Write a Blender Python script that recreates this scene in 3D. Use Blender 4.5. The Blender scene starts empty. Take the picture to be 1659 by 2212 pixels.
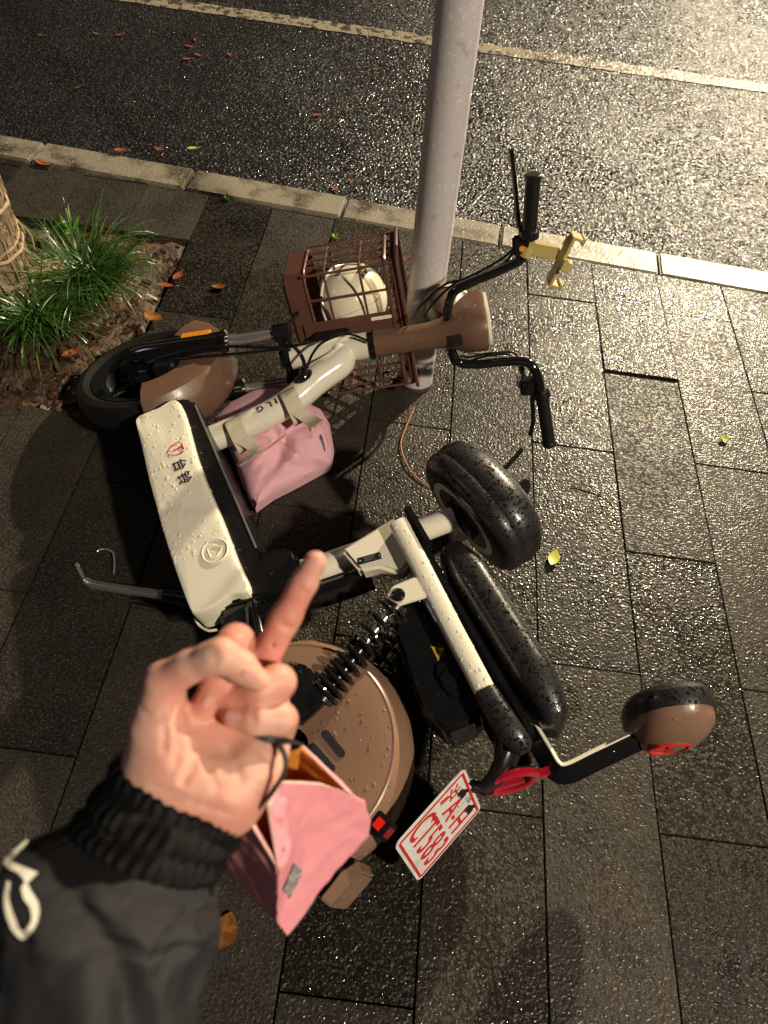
import bpy, bmesh, math, random
import numpy as np
from mathutils import Vector, Matrix, noise as mnoise
from mathutils.bvhtree import BVHTree

random.seed(7); RNG = np.random.default_rng(7)
scene = bpy.context.scene
COL = scene.collection

# ------------------------------------------------------------------ camera
H = 1.60                                   # phone held 1.6 m above the pavement
FPX, CX, CY = 1600.0, 829.5, 1106.0        # focal length in units of a 1659 x 2212 picture
ROLL, PITCH = math.radians(8.53077), math.radians(52.55292)
_cr, _sr, _cp, _sp = math.cos(ROLL), math.sin(ROLL), math.cos(PITCH), math.sin(PITCH)
ORG = np.array([0, 0, H])
_right = np.array([1., 0, 0]); _down = np.array([0, -_sp, -_cp]); _fwd = np.array([0, _cp, -_sp])
CAMX = _cr*_right - _sr*_down; CAMD = _sr*_right + _cr*_down
cam_data = bpy.data.cameras.new('camera')
cam = bpy.data.objects.new('camera', cam_data); COL.objects.link(cam)
cam.matrix_world = Matrix(((CAMX[0], -CAMD[0], -_fwd[0], 0), (CAMX[1], -CAMD[1], -_fwd[1], 0),
                           (CAMX[2], -CAMD[2], -_fwd[2], H), (0, 0, 0, 1)))
cam_data.sensor_fit = 'VERTICAL'; cam_data.sensor_height = 9.8; cam_data.lens = FPX/2212*9.8
cam_data.clip_start = 0.02; cam_data.clip_end = 400
cam_data.dof.use_dof = True; cam_data.dof.focus_distance = 1.75; cam_data.dof.aperture_fstop = 1.9
scene.camera = cam

# ------------------------------------------------------------------ night sky and street lamps
world = bpy.data.worlds.new('World'); scene.world = world; world.use_nodes = True
_n = world.node_tree.nodes; _n.clear()
_o = _n.new('ShaderNodeOutputWorld'); _b = _n.new('ShaderNodeBackground'); _s = _n.new('ShaderNodeTexSky')
_s.sky_type = 'NISHITA'; _s.sun_disc = False; _s.sun_elevation = math.radians(-9.0); _s.sun_rotation = math.radians(200)
_b.inputs['Strength'].default_value = 0.05
world.node_tree.links.new(_s.outputs[0], _b.inputs[0]); world.node_tree.links.new(_b.outputs[0], _o.inputs[0])

def lamp(name, loc, watts, col, radius):
    l = bpy.data.lights.new(name, 'POINT'); l.energy = watts; l.color = col; l.shadow_soft_size = radius
    o = bpy.data.objects.new(name, l); o.location = loc; COL.objects.link(o); return o
lamp('street_light_across_road', (4.9, 11.0, 5.6), 7200, (1.0, 0.84, 0.58), 0.14)
lamp('street_light_behind_right', (4.6, -2.6, 5.8), 1700, (1.0, 0.87, 0.69), 0.20)
lamp('shop_light_left', (-4.5, 0.6, 3.2), 30, (0.82, 0.80, 1.0), 0.4)
scene.view_settings.view_transform = 'Standard'; scene.view_settings.look = 'None'
scene.view_settings.exposure = 0.6; scene.view_settings.gamma = 1.0
scene.view_settings.use_curve_mapping = False
scene.cycles.max_bounces = 6; scene.cycles.sample_clamp_indirect = 4.0

# ------------------------------------------------------------------ measuring helpers
def ray(px, py): return _fwd + CAMX*((px-CX)/FPX) + CAMD*((py-CY)/FPX)
def at(px, py, z=0.0):
    d = ray(px, py); return ORG + d*((z-H)/d[2])
def near(px, py, depth): return ORG + ray(px, py)*depth
# the fallen scooter's own frame: x to its front wheel, y to its left side, z up its seat; origin in the rear hub
_r = at(650, 1630, .11); _f = at(330, 815, .11); _s3 = at(1000, 715, .34)
BF = (_f-_r)/np.linalg.norm(_f-_r); BL = np.cross(_s3-_r, BF); BL /= np.linalg.norm(BL); BL *= np.sign(BL[2])
BU = np.cross(BF, BL); BM = np.stack([BF, BL, BU], 1)
def toloc(p): return BM.T @ (np.asarray(p)-_r)
def towor(q): return _r + BM @ np.asarray(q, float)
def hit(px, py, p0, n):
    d = ray(px, py); return ORG + d*(((p0-ORG)@n)/(d@n))
def bl(px, py, l=0.0): return toloc(hit(px, py, _r + l*BL, BL))
# the steered front end: x forward, y left, z along the steering axis; origin at the bar clamp
TH = math.radians(17)
SO = np.array([.82, 0, .807]); SA = np.array([-.388, 0, .922]); SA /= np.linalg.norm(SA)
_p = np.array([SA[2], 0, -SA[0]]); _l = np.array([0, 1., 0])
SM = np.stack([_p*math.cos(TH)-_l*math.sin(TH), _l*math.cos(TH)+_p*math.sin(TH), SA], 1)
def S(a, b, c): return SO + SM @ np.array([a, b, c], float)
def sp(px, py, axis, c):
    n = BM @ SM[:, axis]; return toloc(hit(px, py, towor(SO + SM[:, axis]*c), n))

# ------------------------------------------------------------------ materials
def mat(name, col=(.5, .5, .5), rough=.5, metal=0.0, spec=.5, coat=0.0, sss=0.0, emit=None, alpha=1.0, trans=0.0,
        bump=None, bump2=None, var=None, rvar=None, coords='Object', sheen=0.0, ior=None, objvar=0.0, spots=None, specks=None, grain=None):
    """bump=(scale, strength, metres[, kind]); var=(scale, colour2, low, high); rvar=(scale, rough2, low, high)"""
    m = bpy.data.materials.new(name); m.use_nodes = True
    nt = m.node_tree; N = nt.nodes; L = nt.links; b = N['Principled BSDF']
    b.inputs['Base Color'].default_value = (*col, 1); b.inputs['Roughness'].default_value = rough
    b.inputs['Metallic'].default_value = metal; b.inputs['Specular IOR Level'].default_value = spec
    b.inputs['Coat Weight'].default_value = coat; b.inputs['Coat Roughness'].default_value = .08
    b.inputs['Transmission Weight'].default_value = trans; b.inputs['Alpha'].default_value = alpha
    b.inputs['Sheen Weight'].default_value = sheen
    if ior: b.inputs['IOR'].default_value = ior
    if sss:
        b.inputs['Subsurface Weight'].default_value = sss; b.inputs['Subsurface Radius'].default_value = (.012, .004, .002)
        b.inputs['Subsurface Scale'].default_value = .5
    if emit:
        b.inputs['Emission Color'].default_value = (*emit[0], 1); b.inputs['Emission Strength'].default_value = emit[1]
    src = None
    if bump or var or rvar or spots or specks or grain:
        if coords == 'World': src = N.new('ShaderNodeNewGeometry').outputs['Position']
        else: src = N.new('ShaderNodeTexCoord').outputs['Object']
    def tex(scale, kind='noise', detail=3):
        if kind == 'voronoi':
            t = N.new('ShaderNodeTexVoronoi'); t.inputs['Scale'].default_value = scale; L.new(src, t.inputs['Vector']); return t.outputs['Distance']
        if kind == 'wave':
            t = N.new('ShaderNodeTexWave'); t.inputs['Scale'].default_value = scale; t.inputs['Distortion'].default_value = 3
            t.inputs['Detail Scale'].default_value = 2; L.new(src, t.inputs['Vector']); return t.outputs['Fac']
        t = N.new('ShaderNodeTexNoise'); t.inputs['Scale'].default_value = scale; t.inputs['Detail'].default_value = detail
        L.new(src, t.inputs['Vector']); return t.outputs['Fac']
    def ramp(sock, lo, hi):
        r = N.new('ShaderNodeMapRange'); r.inputs['From Min'].default_value = lo; r.inputs['From Max'].default_value = hi
        L.new(sock, r.inputs['Value']); return r.outputs['Result']
    csock = None
    if var:
        mx = N.new('ShaderNodeMix'); mx.data_type = 'RGBA'
        mx.inputs['A'].default_value = (*col, 1); mx.inputs['B'].default_value = (*var[1], 1)
        L.new(ramp(tex(var[0], detail=5), var[2], var[3]), mx.inputs['Factor']); csock = mx.outputs['Result']
        L.new(csock, b.inputs['Base Color'])
    if objvar:
        oi = N.new('ShaderNodeObjectInfo'); hs = N.new('ShaderNodeHueSaturation')
        mr = N.new('ShaderNodeMapRange'); mr.inputs['To Min'].default_value = 1-objvar; mr.inputs['To Max'].default_value = 1+objvar
        L.new(oi.outputs['Random'], mr.inputs['Value']); L.new(mr.outputs['Result'], hs.inputs['Value'])
        if csock: L.new(csock, hs.inputs['Color'])
        else: hs.inputs['Color'].default_value = (*col, 1)
        L.new(hs.outputs['Color'], b.inputs['Base Color'])
    if rvar:
        mr = N.new('ShaderNodeMapRange'); mr.inputs['To Min'].default_value = rough; mr.inputs['To Max'].default_value = rvar[1]
        mr.inputs['From Min'].default_value = rvar[2]; mr.inputs['From Max'].default_value = rvar[3]
        L.new(tex(rvar[0], detail=4), mr.inputs['Value']); L.new(mr.outputs['Result'], b.inputs['Roughness'])
    if specks:
        mx = N.new('ShaderNodeMix'); mx.data_type = 'RGBA'; mx.inputs['B'].default_value = (*specks[1], 1)
        L.new(ramp(tex(specks[0], detail=1), specks[2], specks[3]), mx.inputs['Factor'])
        bs = b.inputs['Base Color']
        if bs.is_linked: L.new(bs.links[0].from_socket, mx.inputs['A'])
        else: mx.inputs['A'].default_value = (*col, 1)
        L.new(mx.outputs['Result'], bs)
    if grain:
        t = N.new('ShaderNodeTexVoronoi'); t.inputs['Scale'].default_value = grain[0]; L.new(src, t.inputs['Vector'])
        sx = N.new('ShaderNodeSeparateColor'); L.new(t.outputs['Color'], sx.inputs[0])
        mr = N.new('ShaderNodeMapRange'); mr.inputs['From Min'].default_value = .35; mr.inputs['From Max'].default_value = .75
        mr.inputs['To Min'].default_value = grain[1]; mr.inputs['To Max'].default_value = grain[2]; L.new(sx.outputs[0], mr.inputs['Value'])
        rs_ = b.inputs['Roughness']
        if rs_.is_linked:
            ad = N.new('ShaderNodeMath'); ad.operation = 'ADD'; L.new(rs_.links[0].from_socket, ad.inputs[0]); L.new(mr.outputs['Result'], ad.inputs[1]); L.new(ad.outputs[0], rs_)
        else: L.new(mr.outputs['Result'], rs_)
        if objvar > .4:
            oi = N.new('ShaderNodeObjectInfo'); m2 = N.new('ShaderNodeMath'); m2.operation = 'FRACT'; m3 = N.new('ShaderNodeMath'); m3.operation = 'MULTIPLY'; m3.inputs[1].default_value = 7.31
            L.new(oi.outputs['Random'], m3.inputs[0]); L.new(m3.outputs[0], m2.inputs[0])
            m4 = N.new('ShaderNodeMath'); m4.operation = 'MULTIPLY_ADD'; m4.inputs[1].default_value = .30; m4.inputs[2].default_value = -.07; L.new(m2.outputs[0], m4.inputs[0])
            m5 = N.new('ShaderNodeMath'); m5.operation = 'ADD'; m5.use_clamp = True; L.new(rs_.links[0].from_socket, m5.inputs[0]); L.new(m4.outputs[0], m5.inputs[1]); L.new(m5.outputs[0], rs_)
    if spots:
        acc = None
        for k, sc in enumerate((spots[0], spots[0]*2.3)):
            t = N.new('ShaderNodeTexVoronoi'); t.inputs['Scale'].default_value = sc; t.inputs['Randomness'].default_value = 1
            nz = N.new('ShaderNodeTexNoise'); nz.inputs['Scale'].default_value = sc*.35; L.new(src, nz.inputs['Vector']); L.new(src, t.inputs['Vector'])
            ad = N.new('ShaderNodeMath'); ad.operation = 'MULTIPLY_ADD'; L.new(nz.outputs['Fac'], ad.inputs[0]); ad.inputs[1].default_value = -1.1; L.new(t.outputs['Distance'], ad.inputs[2])
            mr = N.new('ShaderNodeMapRange'); mr.inputs['From Min'].default_value = spots[1]-.52; mr.inputs['From Max'].default_value = spots[1]-.46; L.new(ad.outputs[0], mr.inputs['Value'])
            if acc is None: acc = mr.outputs['Result']
            else:
                mu = N.new('ShaderNodeMath'); mu.operation = 'MULTIPLY'; L.new(acc, mu.inputs[0]); L.new(mr.outputs['Result'], mu.inputs[1]); acc = mu.outputs[0]
        mr = N.new('ShaderNodeMapRange'); mr.inputs['To Min'].default_value = spots[2]; mr.inputs['To Max'].default_value = rough; L.new(acc, mr.inputs['Value']); L.new(mr.outputs['Result'], b.inputs['Roughness'])
        mx = N.new('ShaderNodeMix'); mx.data_type = 'RGBA'; mx.inputs['A'].default_value = tuple(c*.5 for c in col)+(1,); mx.inputs['B'].default_value = (*col, 1); L.new(acc, mx.inputs['Factor']); L.new(mx.outputs['Result'], b.inputs['Base Color'])
    prev = None
    for bp in (bump, bump2):
        if not bp: continue
        bn = N.new('ShaderNodeBump'); bn.inputs['Strength'].default_value = bp[1]; bn.inputs['Distance'].default_value = bp[2]
        L.new(tex(bp[0], bp[3] if len(bp) > 3 else 'noise', 1), bn.inputs['Height'])
        if prev: L.new(prev, bn.inputs['Normal'])
        prev = bn.outputs['Normal']
    if prev: L.new(prev, b.inputs['Normal'])
    return m

M = {}
M['asphalt'] = mat('wet_asphalt', (.013, .0125, .0145), .0, spec=.62, coords='World', bump=(85, 1.0, .0100), bump2=(40, .3, .006),
                   specks=(110, (.060, .053, .050), .60, .70), rvar=(1.4, .12, .4, .65), grain=(120, .07, .42))
M['line'] = mat('worn_road_paint', (.26, .225, .165), .3, coords='World', bump=(85, .9, .008), var=(28, (.05, .045, .04), .50, .58))
M['slab'] = mat('wet_granite_slab', (.0245, .0202, .0155), .0, spec=.33, coords='World', bump=(150, 1.0, .0027), bump2=(60, .2, .003),
                var=(7, (.0155, .013, .0103), .38, .66), specks=(190, (.060, .050, .039), .57, .70), rvar=(5, .16, .42, .68), objvar=.62, grain=(170, .12, .48))
M['bed'] = mat('joint_sand', (.045, .038, .03), .6, coords='World', bump=(300, .5, .002), var=(3, (.16, .135, .10), .52, .66))
M['kerb'] = mat('kerb_granite', (.26, .228, .175), .4, coords='World', bump=(150, .7, .003), bump2=(25, .3, .006),
                var=(9, (.060, .048, .034), .47, .66), specks=(130, (.34, .30, .245), .6, .7), objvar=.25)
M['soil'] = mat('red_soil', (.075, .038, .019), .7, coords='World', bump=(60, .9, .012), var=(12, (.03, .017, .009), .4, .65))
M['mulch'] = mat('wet_mulch', (.055, .025, .013), .35, var=(40, (.02, .01, .006), .4, .6), objvar=.2)
M['pole'] = mat('painted_steel_pole', (.50, .46, .46), .36, spec=.5, bump=(90, .25, .002), var=(24, (.30, .26, .25), .60, .74), specks=(110, (.62, .58, .57), .62, .7), coords='World')
M['cream'] = mat('cream_paint', (.80, .745, .60), .3, coat=.5, rvar=(12, .18, .4, .6))
M['film'] = mat('cream_under_clear_film', (.72, .68, .55), .16, coat=1.0, bump=(22, .35, .006))
M['black'] = mat('black_plastic', (.007, .007, .008), .34, rvar=(30, .24, .4, .65))
M['gloss'] = mat('black_gloss_paint', (.008, .008, .009), .12, coat=.6)
M['rubber'] = mat('tyre_rubber', (.008, .008, .008), .38, bump=(140, .3, .002))
M['vinyl'] = mat('seat_vinyl', (.017, .016, .017), .40, spec=.5, bump=(420, .25, .0008), spots=(120, .24, .12))
M['brown'] = mat('brown_plastic', (.235, .135, .086), .42, rvar=(20, .30, .45, .6))
M['cowl'] = mat('shaded_brown_plastic', (.135, .074, .048), .42, rvar=(20, .30, .45, .6))  # the same brown with shade put into it, as the cowl faces away
M['basket'] = mat('red_brown_plastic', (.105, .044, .032), .34, bump=(160, .2, .001))
M['chrome'] = mat('chrome', (.72, .71, .68), .24, metal=.85)
M['steel'] = mat('zinc_steel', (.5, .5, .5), .32, metal=.8)
M['amber'] = mat('amber_reflector', (.75, .27, .02), .15, coat=.5, bump=(300, .6, .002, 'voronoi'))
M['red'] = mat('red_lens', (.42, .012, .03), .15, coat=.6)
M['redglow'] = mat('glowing_red_reflector', (.6, .015, .01), .12, coat=.6, emit=((1, .02, .01), .12))  # faint emission put in for the light a reflector would return
M['lens'] = mat('clear_lens', (.7, .72, .75), .08, coat=1.0, spec=.8)
M['plate'] = mat('number_plate_white', (.72, .69, .66), .4, bump=(300, .15, .0006), var=(30, (.58, .55, .52), .5, .7))
M['plate_red'] = mat('number_plate_red', (.55, .02, .015), .4)
M['grey_print'] = mat('grey_print', (.25, .25, .25), .5)
M['pinkbag'] = mat('pink_waterproof_cloth', (.68, .36, .42), .58, spec=.35, sheen=.25, bump=(20, .6, .008), bump2=(900, .2, .0005))
M['zip'] = mat('copper_zip', (.50, .22, .15), .4)
M['velcro'] = mat('cream_webbing', (.62, .54, .40), .8, bump=(400, .5, .001, 'wave'))
M['helmet'] = mat('cream_helmet_shell', (.70, .64, .47), .22, coat=.8)
M['holder'] = mat('yellowed_translucent_plastic', (.50, .40, .15), .3, coat=.3, sss=.2)
M['yellow'] = mat('warning_yellow', (.85, .55, .02), .4)
M['print'] = mat('black_print', (.02, .02, .025), .45)
M['redprint'] = mat('red_print', (.62, .03, .02), .4)
M['greyplate'] = mat('anodised_label', (.012, .02, .018), .35)
M['sticker'] = mat('silver_print', (.22, .21, .21), .4, bump=(420, .6, .001, 'wave'), var=(260, (.62, .60, .58), .45, .6))
M['skin'] = mat('skin', (.66, .38, .29), .5, spec=.35, sss=.25, var=(17, (.58, .235, .175), .38, .62), bump=(260, .3, .0008), bump2=(60, .6, .0025))
M['nail'] = mat('finger_nail', (.66, .33, .29), .22, sss=.2, coat=.4)
M['jacket'] = mat('charcoal_jacket', (.0050, .0052, .0074), .66, spec=.25, sheen=.03, bump=(55, .25, .003), bump2=(900, .2, .0006))
M['cuff'] = mat('charcoal_cuff', (.0032, .003, .0034), .7, spec=.18, bump=(900, .2, .0006))
M['logo'] = mat('reflective_white_print', (.66, .63, .55), .45)
M['cord'] = mat('black_cord', (.012, .011, .011), .6, bump=(500, .4, .001))
M['paper'] = mat('pink_coated_paper', (.84, .32, .365), .5, bump=(15, .5, .010), bump2=(45, .3, .003))
M['lining'] = mat('orange_inner_paper', (.78, .33, .05), .5, bump=(20, .5, .006))
M['rimtape'] = mat('pale_pink_paper_edge', (.80, .48, .42), .5)
M['grass'] = mat('grass_blade', (.028, .092, .013), .34, coat=.15, objvar=0, var=(14, (.085, .12, .02), .50, .68), coords='World')
M['drygrass'] = mat('shoot_leaf', (.16, .36, .03), .35)
M['bark'] = mat('straw_wrapped_bark', (.30, .215, .12), .7, coords='World', bump=(55, .9, .012), var=(45, (.10, .065, .035), .48, .62))
M['rope'] = mat('straw_rope', (.40, .30, .18), .75, bump=(260, .6, .003))
M['stone'] = mat('pale_stone_block', (.52, .43, .24), .6, bump=(90, .4, .003), var=(30, (.30, .25, .15), .5, .7))
M['stake'] = mat('grey_stake', (.16, .14, .12), .6, bump=(80, .4, .003))
M['leaf_o'] = mat('orange_leaf', (.26, .075, .028), .4, bump=(120, .3, .001), var=(30, (.14, .045, .018), .45, .65))
M['leaf_b'] = mat('brown_leaf', (.30, .12, .03), .3, bump=(120, .3, .001), var=(60, (.16, .06, .015), .45, .6))
M['leaf_g'] = mat('yellow_green_leaf', (.42, .46, .05), .4)
M['twig'] = mat('twig', (.10, .055, .03), .5)
M['straw'] = mat('straw', (.42, .20, .08), .45)
for k, (c) in dict(cream=(.80, .745, .60), brown=(.235, .135, .086), black=(.012, .012, .014), pinkbag=(.68, .33, .38), vinyl=(.012, .012, .013)).items():
    M['drop_'+k] = mat('water_on_'+k, c, .03, spec=.6, coat=1.0)

# ------------------------------------------------------------------ object helpers
def new(name, verts, faces, m=None, parent=None, smooth=True, flat_angle=None):
    me = bpy.data.meshes.new(name)
    me.from_pydata([tuple(map(float, v)) for v in verts], [], [tuple(map(int, f)) for f in faces]); me.update()
    return link(name, me, m, parent, smooth)
def link(name, me, m=None, parent=None, smooth=True):
    o = bpy.data.objects.new(name, me); COL.objects.link(o)
    if m is not None:
        me.materials.clear(); me.materials.append(M[m] if isinstance(m, str) else m)
    if smooth:
        me.shade_smooth()
        try: me.set_sharp_from_angle(angle=math.radians(38))
        except Exception: pass
    if parent is not None: o.parent = parent
    return o
def tag(o, label=None, cat=None, group=None, kind=None):
    if label: o['label'] = label
    if cat: o['category'] = cat
    if group: o['group'] = group
    if kind: o['kind'] = kind
    return o
def empty(name, loc, label, cat, group=None):
    o = bpy.data.objects.new(name, None); o.location = tuple(loc); o.empty_display_size = .05; COL.objects.link(o)
    return tag(o, label, cat, group)
class MB:
    """collects shapes in one mesh"""
    def __init__(s): s.v = []; s.f = []
    def add(s, v, f):
        k = len(s.v); s.v += [np.asarray(p, float) for p in v]; s.f += [tuple(i+k for i in q) for q in f]; return s
    def build(s, name, m, parent=None, smooth=True, bevel=0, seg=2):
        if bevel:
            bm = bmesh.new(); vs = [bm.verts.new(p) for p in s.v]
            for q in s.f:
                try: bm.faces.new([vs[i] for i in q])
                except ValueError: pass
            bmesh.ops.recalc_face_normals(bm, faces=bm.faces)
            es = [e for e in bm.edges if len(e.link_faces) == 2 and e.calc_face_angle(0) > .5]
            bmesh.ops.bevel(bm, geom=es, offset=bevel, segments=seg, affect='EDGES', clamp_overlap=True)
            me = bpy.data.meshes.new(name); bm.to_mesh(me); bm.free(); return link(name, me, m, parent, smooth)
        bm = bmesh.new(); vs = [bm.verts.new(p) for p in s.v]
        for q in s.f:
            try: bm.faces.new([vs[i] for i in q])
            except ValueError: pass
        bmesh.ops.recalc_face_normals(bm, faces=bm.faces)
        me = bpy.data.meshes.new(name); bm.to_mesh(me); bm.free(); return link(name, me, m, parent, smooth)
def catmull(pts, n=8):
    P = [np.asarray(p, float) for p in pts]
    if len(P) < 3: return [P[0]+(P[-1]-P[0])*t for t in np.linspace(0, 1, n+1)]
    Q = [2*P[0]-P[1]] + P + [2*P[-1]-P[-2]]; out = []
    for i in range(1, len(Q)-2):
        a, b, c, d = Q[i-1:i+3]
        for t in np.linspace(0, 1, n, endpoint=False):
            out.append(.5*((2*b)+(-a+c)*t+(2*a-5*b+4*c-d)*t*t+(-a+3*b-3*c+d)*t**3))
    out.append(P[-1]); return out
def frames(pts):
    P = np.array(pts); T = np.gradient(P, axis=0); T /= np.linalg.norm(T, axis=1)[:, None]+1e-12
    up = np.array([0, 0, 1.]) if abs(T[0][2]) < .9 else np.array([1., 0, 0])
    n = np.cross(T[0], up); n /= np.linalg.norm(n); R = []
    for t in T:
        n = n-t*(n@t); n /= np.linalg.norm(n)+1e-12; R.append((n.copy(), np.cross(t, n)))
    return P, T, R
def tube(pts, r, seg=10, sm=0, flat=1.0, caps=True):
    pts = catmull(pts, sm) if sm else [np.asarray(p, float) for p in pts]
    rr = np.interp(np.linspace(0, 1, len(pts)), np.linspace(0, 1, len(np.atleast_1d(r))), np.atleast_1d(r))
    P, T, R = frames(pts); v = []; f = []
    for i in range(len(P)):
        for k in range(seg):
            a = 2*math.pi*k/seg; v.append(P[i]+rr[i]*(math.cos(a)*R[i][0]+flat*math.sin(a)*R[i][1]))
    for i in range(len(P)-1):
        for k in range(seg):
            f.append((i*seg+k, i*seg+(k+1) % seg, (i+1)*seg+(k+1) % seg, (i+1)*seg+k))
    if caps: f += [tuple(range(seg))[::-1], tuple(range((len(P)-1)*seg, len(P)*seg))]
    return v, f
def box(c, ax, ay, az, hx, hy, hz):
    c, ax, ay, az = [np.asarray(q, float) for q in (c, ax, ay, az)]
    v = [c+sx*hx*ax+sy*hy*ay+sz*hz*az for sx in (-1, 1) for sy in (-1, 1) for sz in (-1, 1)]
    return v, [(0, 1, 3, 2), (4, 6, 7, 5), (0, 4, 5, 1), (2, 3, 7, 6), (0, 2, 6, 4), (1, 5, 7, 3)]
E3 = np.eye(3)
def abox(x0, x1, y0, y1, z0, z1):
    return box(((x0+x1)/2, (y0+y1)/2, (z0+z1)/2), *E3, abs(x1-x0)/2, abs(y1-y0)/2, abs(z1-z0)/2)
def prism(poly, n, t):
    """polygon of 3-d points pushed along n by t"""
    P = [np.asarray(p, float) for p in poly]; n = np.asarray(n, float); k = len(P)
    v = P+[p+n*t for p in P]
    return v, [tuple(range(k))[::-1], tuple(range(k, 2*k))]+[(i, (i+1) % k, k+(i+1) % k, k+i) for i in range(k)]
def loft(rings, caps=True):
    k = len(rings[0]); v = [p for r_ in rings for p in r_]; f = []
    for i in range(len(rings)-1):
        for j in range(k): f.append((i*k+j, i*k+(j+1) % k, (i+1)*k+(j+1) % k, (i+1)*k+j))
    if caps: f += [tuple(range(k))[::-1], tuple(range((len(rings)-1)*k, len(rings)*k))]
    return v, f
def ring(c, u, w, a, b, seg=24, e=2.0):
    c, u, w = [np.asarray(q, float) for q in (c, u, w)]; out = []
    for k in range(seg):
        t = 2*math.pi*k/seg; ct, st = math.cos(t), math.sin(t)
        out.append(c+u*a*math.copysign(abs(ct)**(2/e), ct)+w*b*math.copysign(abs(st)**(2/e), st))
    return out
def lathe(c, ax, u, w, prof, seg=40, a0=0, a1=2*math.pi):
    """prof: list of (radius, offset along ax), closed loop of a torus-like section"""
    c, ax, u, w = [np.asarray(q, float) for q in (c, ax, u, w)]; k = len(prof); full = abs(a1-a0-2*math.pi) < 1e-6
    n = seg if full else seg+1; v = []; f = []
    for i in range(n):
        a = a0+(a1-a0)*i/seg
        for r_, o in prof: v.append(c+ax*o+r_*(u*math.cos(a)+w*math.sin(a)))
    for i in range(seg):
        j = (i+1) % n
        for q in range(k): f.append((i*k+q, i*k+(q+1) % k, j*k+(q+1) % k, j*k+q))
    if not full: f += [tuple(range(k)), tuple(range((n-1)*k, n*k))[::-1]]
    return v, f
def sphere(c, rx, ry=None, rz=None, ax=E3, seg=16, rg=8):
    ry = ry or rx; rz = rz or rx; v = []; f = []; c = np.asarray(c, float)
    for i in range(rg+1):
        p = math.pi*i/rg
        for k in range(seg):
            a = 2*math.pi*k/seg
            v.append(c+ax[0]*rx*math.sin(p)*math.cos(a)+ax[1]*ry*math.sin(p)*math.sin(a)+ax[2]*rz*math.cos(p))
    for i in range(rg):
        for k in range(seg): f.append((i*seg+k, (i+1)*seg+k, (i+1)*seg+(k+1) % seg, i*seg+(k+1) % seg))
    return v, f
def text(body, size, thick=.0004, bold=0.0):
    cu = bpy.data.curves.new('t', 'FONT'); cu.body = body; cu.size = size; cu.extrude = thick; cu.offset = bold
    cu.align_x = 'CENTER'; cu.align_y = 'CENTER'; cu.resolution_u = 3
    o = bpy.data.objects.new('t', cu); COL.objects.link(o)
    me = bpy.data.meshes.new_from_object(o.evaluated_get(bpy.context.evaluated_depsgraph_get()))
    v = [np.array(q.co) for q in me.vertices]; f = [tuple(p.vertices) for p in me.polygons]
    bpy.data.objects.remove(o); bpy.data.curves.remove(cu); bpy.data.meshes.remove(me); return v, f
def placed(vf, c, ux, uy, uz=None, sx=1, sy=1):
    c, ux, uy = [np.asarray(q, float) for q in (c, ux, uy)]; uz = np.cross(ux, uy) if uz is None else np.asarray(uz, float)
    return [c+ux*p[0]*sx+uy*p[1]*sy+uz*p[2] for p in vf[0]], vf[1]
def drops(o, n, m, rmin=.0012, rmax=.004, wz=.15, parent=None, seedv=1, keep=None):
    """beads of rain on the upward faces of a part, one joined mesh"""
    bpy.context.view_layer.update(); mw = np.array(o.matrix_world); R3 = mw[:3, :3]; me = o.data
    rg = np.random.default_rng(seedv); tri = []; ar = []
    me.calc_loop_triangles(); V = np.array([q.co for q in me.vertices])
    for t in me.loop_triangles:
        a, b, c = V[list(t.vertices)]; nn = np.cross(b-a, c-a); A = np.linalg.norm(nn)
        if A < 1e-9: continue
        nn = nn/A; wn = R3 @ nn
        if wn[2] < wz: continue
        if keep and not keep((a+b+c)/3): continue
        tri.append((a, b, c, nn)); ar.append(A)
    if not tri: return None
    ar = np.array(ar)/sum(ar); mb = MB()
    for i in rg.choice(len(tri), n, p=ar):
        a, b, c, nn = tri[i]; s, t = rg.random(2)
        if s+t > 1: s, t = 1-s, 1-t
        p = a+(b-a)*s+(c-a)*t; r0 = .85*rmin+(.85*rmax-.85*rmin)*rg.random()**3.4; hgt = .34*r0
        u = np.cross(nn, rg.normal(size=3)); u /= np.linalg.norm(u); w = np.cross(nn, u); st = 1+.5*rg.random()**2
        v = []; f = []
        for q, (k, z) in enumerate(((1, -.15), (.86, .5), (.5, .88))):
            for j in range(8):
                al = j*math.pi/4; v.append(p+nn*hgt*z+r0*k*(u*math.cos(al)*st+w*math.sin(al)))
        v.append(p+nn*hgt)
        for q in range(2):
            for j in range(8): f.append((q*8+j, q*8+(j+1) % 8, q*8+8+(j+1) % 8, q*8+8+j))
        for j in range(8): f.append((16+j, 16+(j+1) % 8, 24))
        mb.add(v, f)
    d = new('water_drops', mb.v, mb.f, m, parent if parent is not None else o); d['kind'] = 'stuff'; return d
def decal(target, poly, m, name, parent, off=.0005, n=1):
    """a printed patch on the camera-facing side of a mesh, cut out along picture lines and laid on its surface"""
    dg = bpy.context.evaluated_depsgraph_get(); bv = BVHTree.FromObject(target, dg); im = target.matrix_world.inverted()
    o0 = im @ Vector(ORG); v = []
    for px, py in poly:
        d = (im.to_3x3() @ Vector(ray(px, py))).normalized(); h = bv.ray_cast(o0, d)
        if h[0] is None:
            hn = bv.find_nearest(o0+d*(Vector(near(px, py, .4))-Vector(ORG)).length); h = (hn[0], hn[1])
        nn = h[1] if h[1].dot(d) < 0 else -h[1]
        v.append(np.array(h[0]+nn*off))
    return new(name, v, [tuple(range(len(v)))], m, parent, False)
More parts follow.
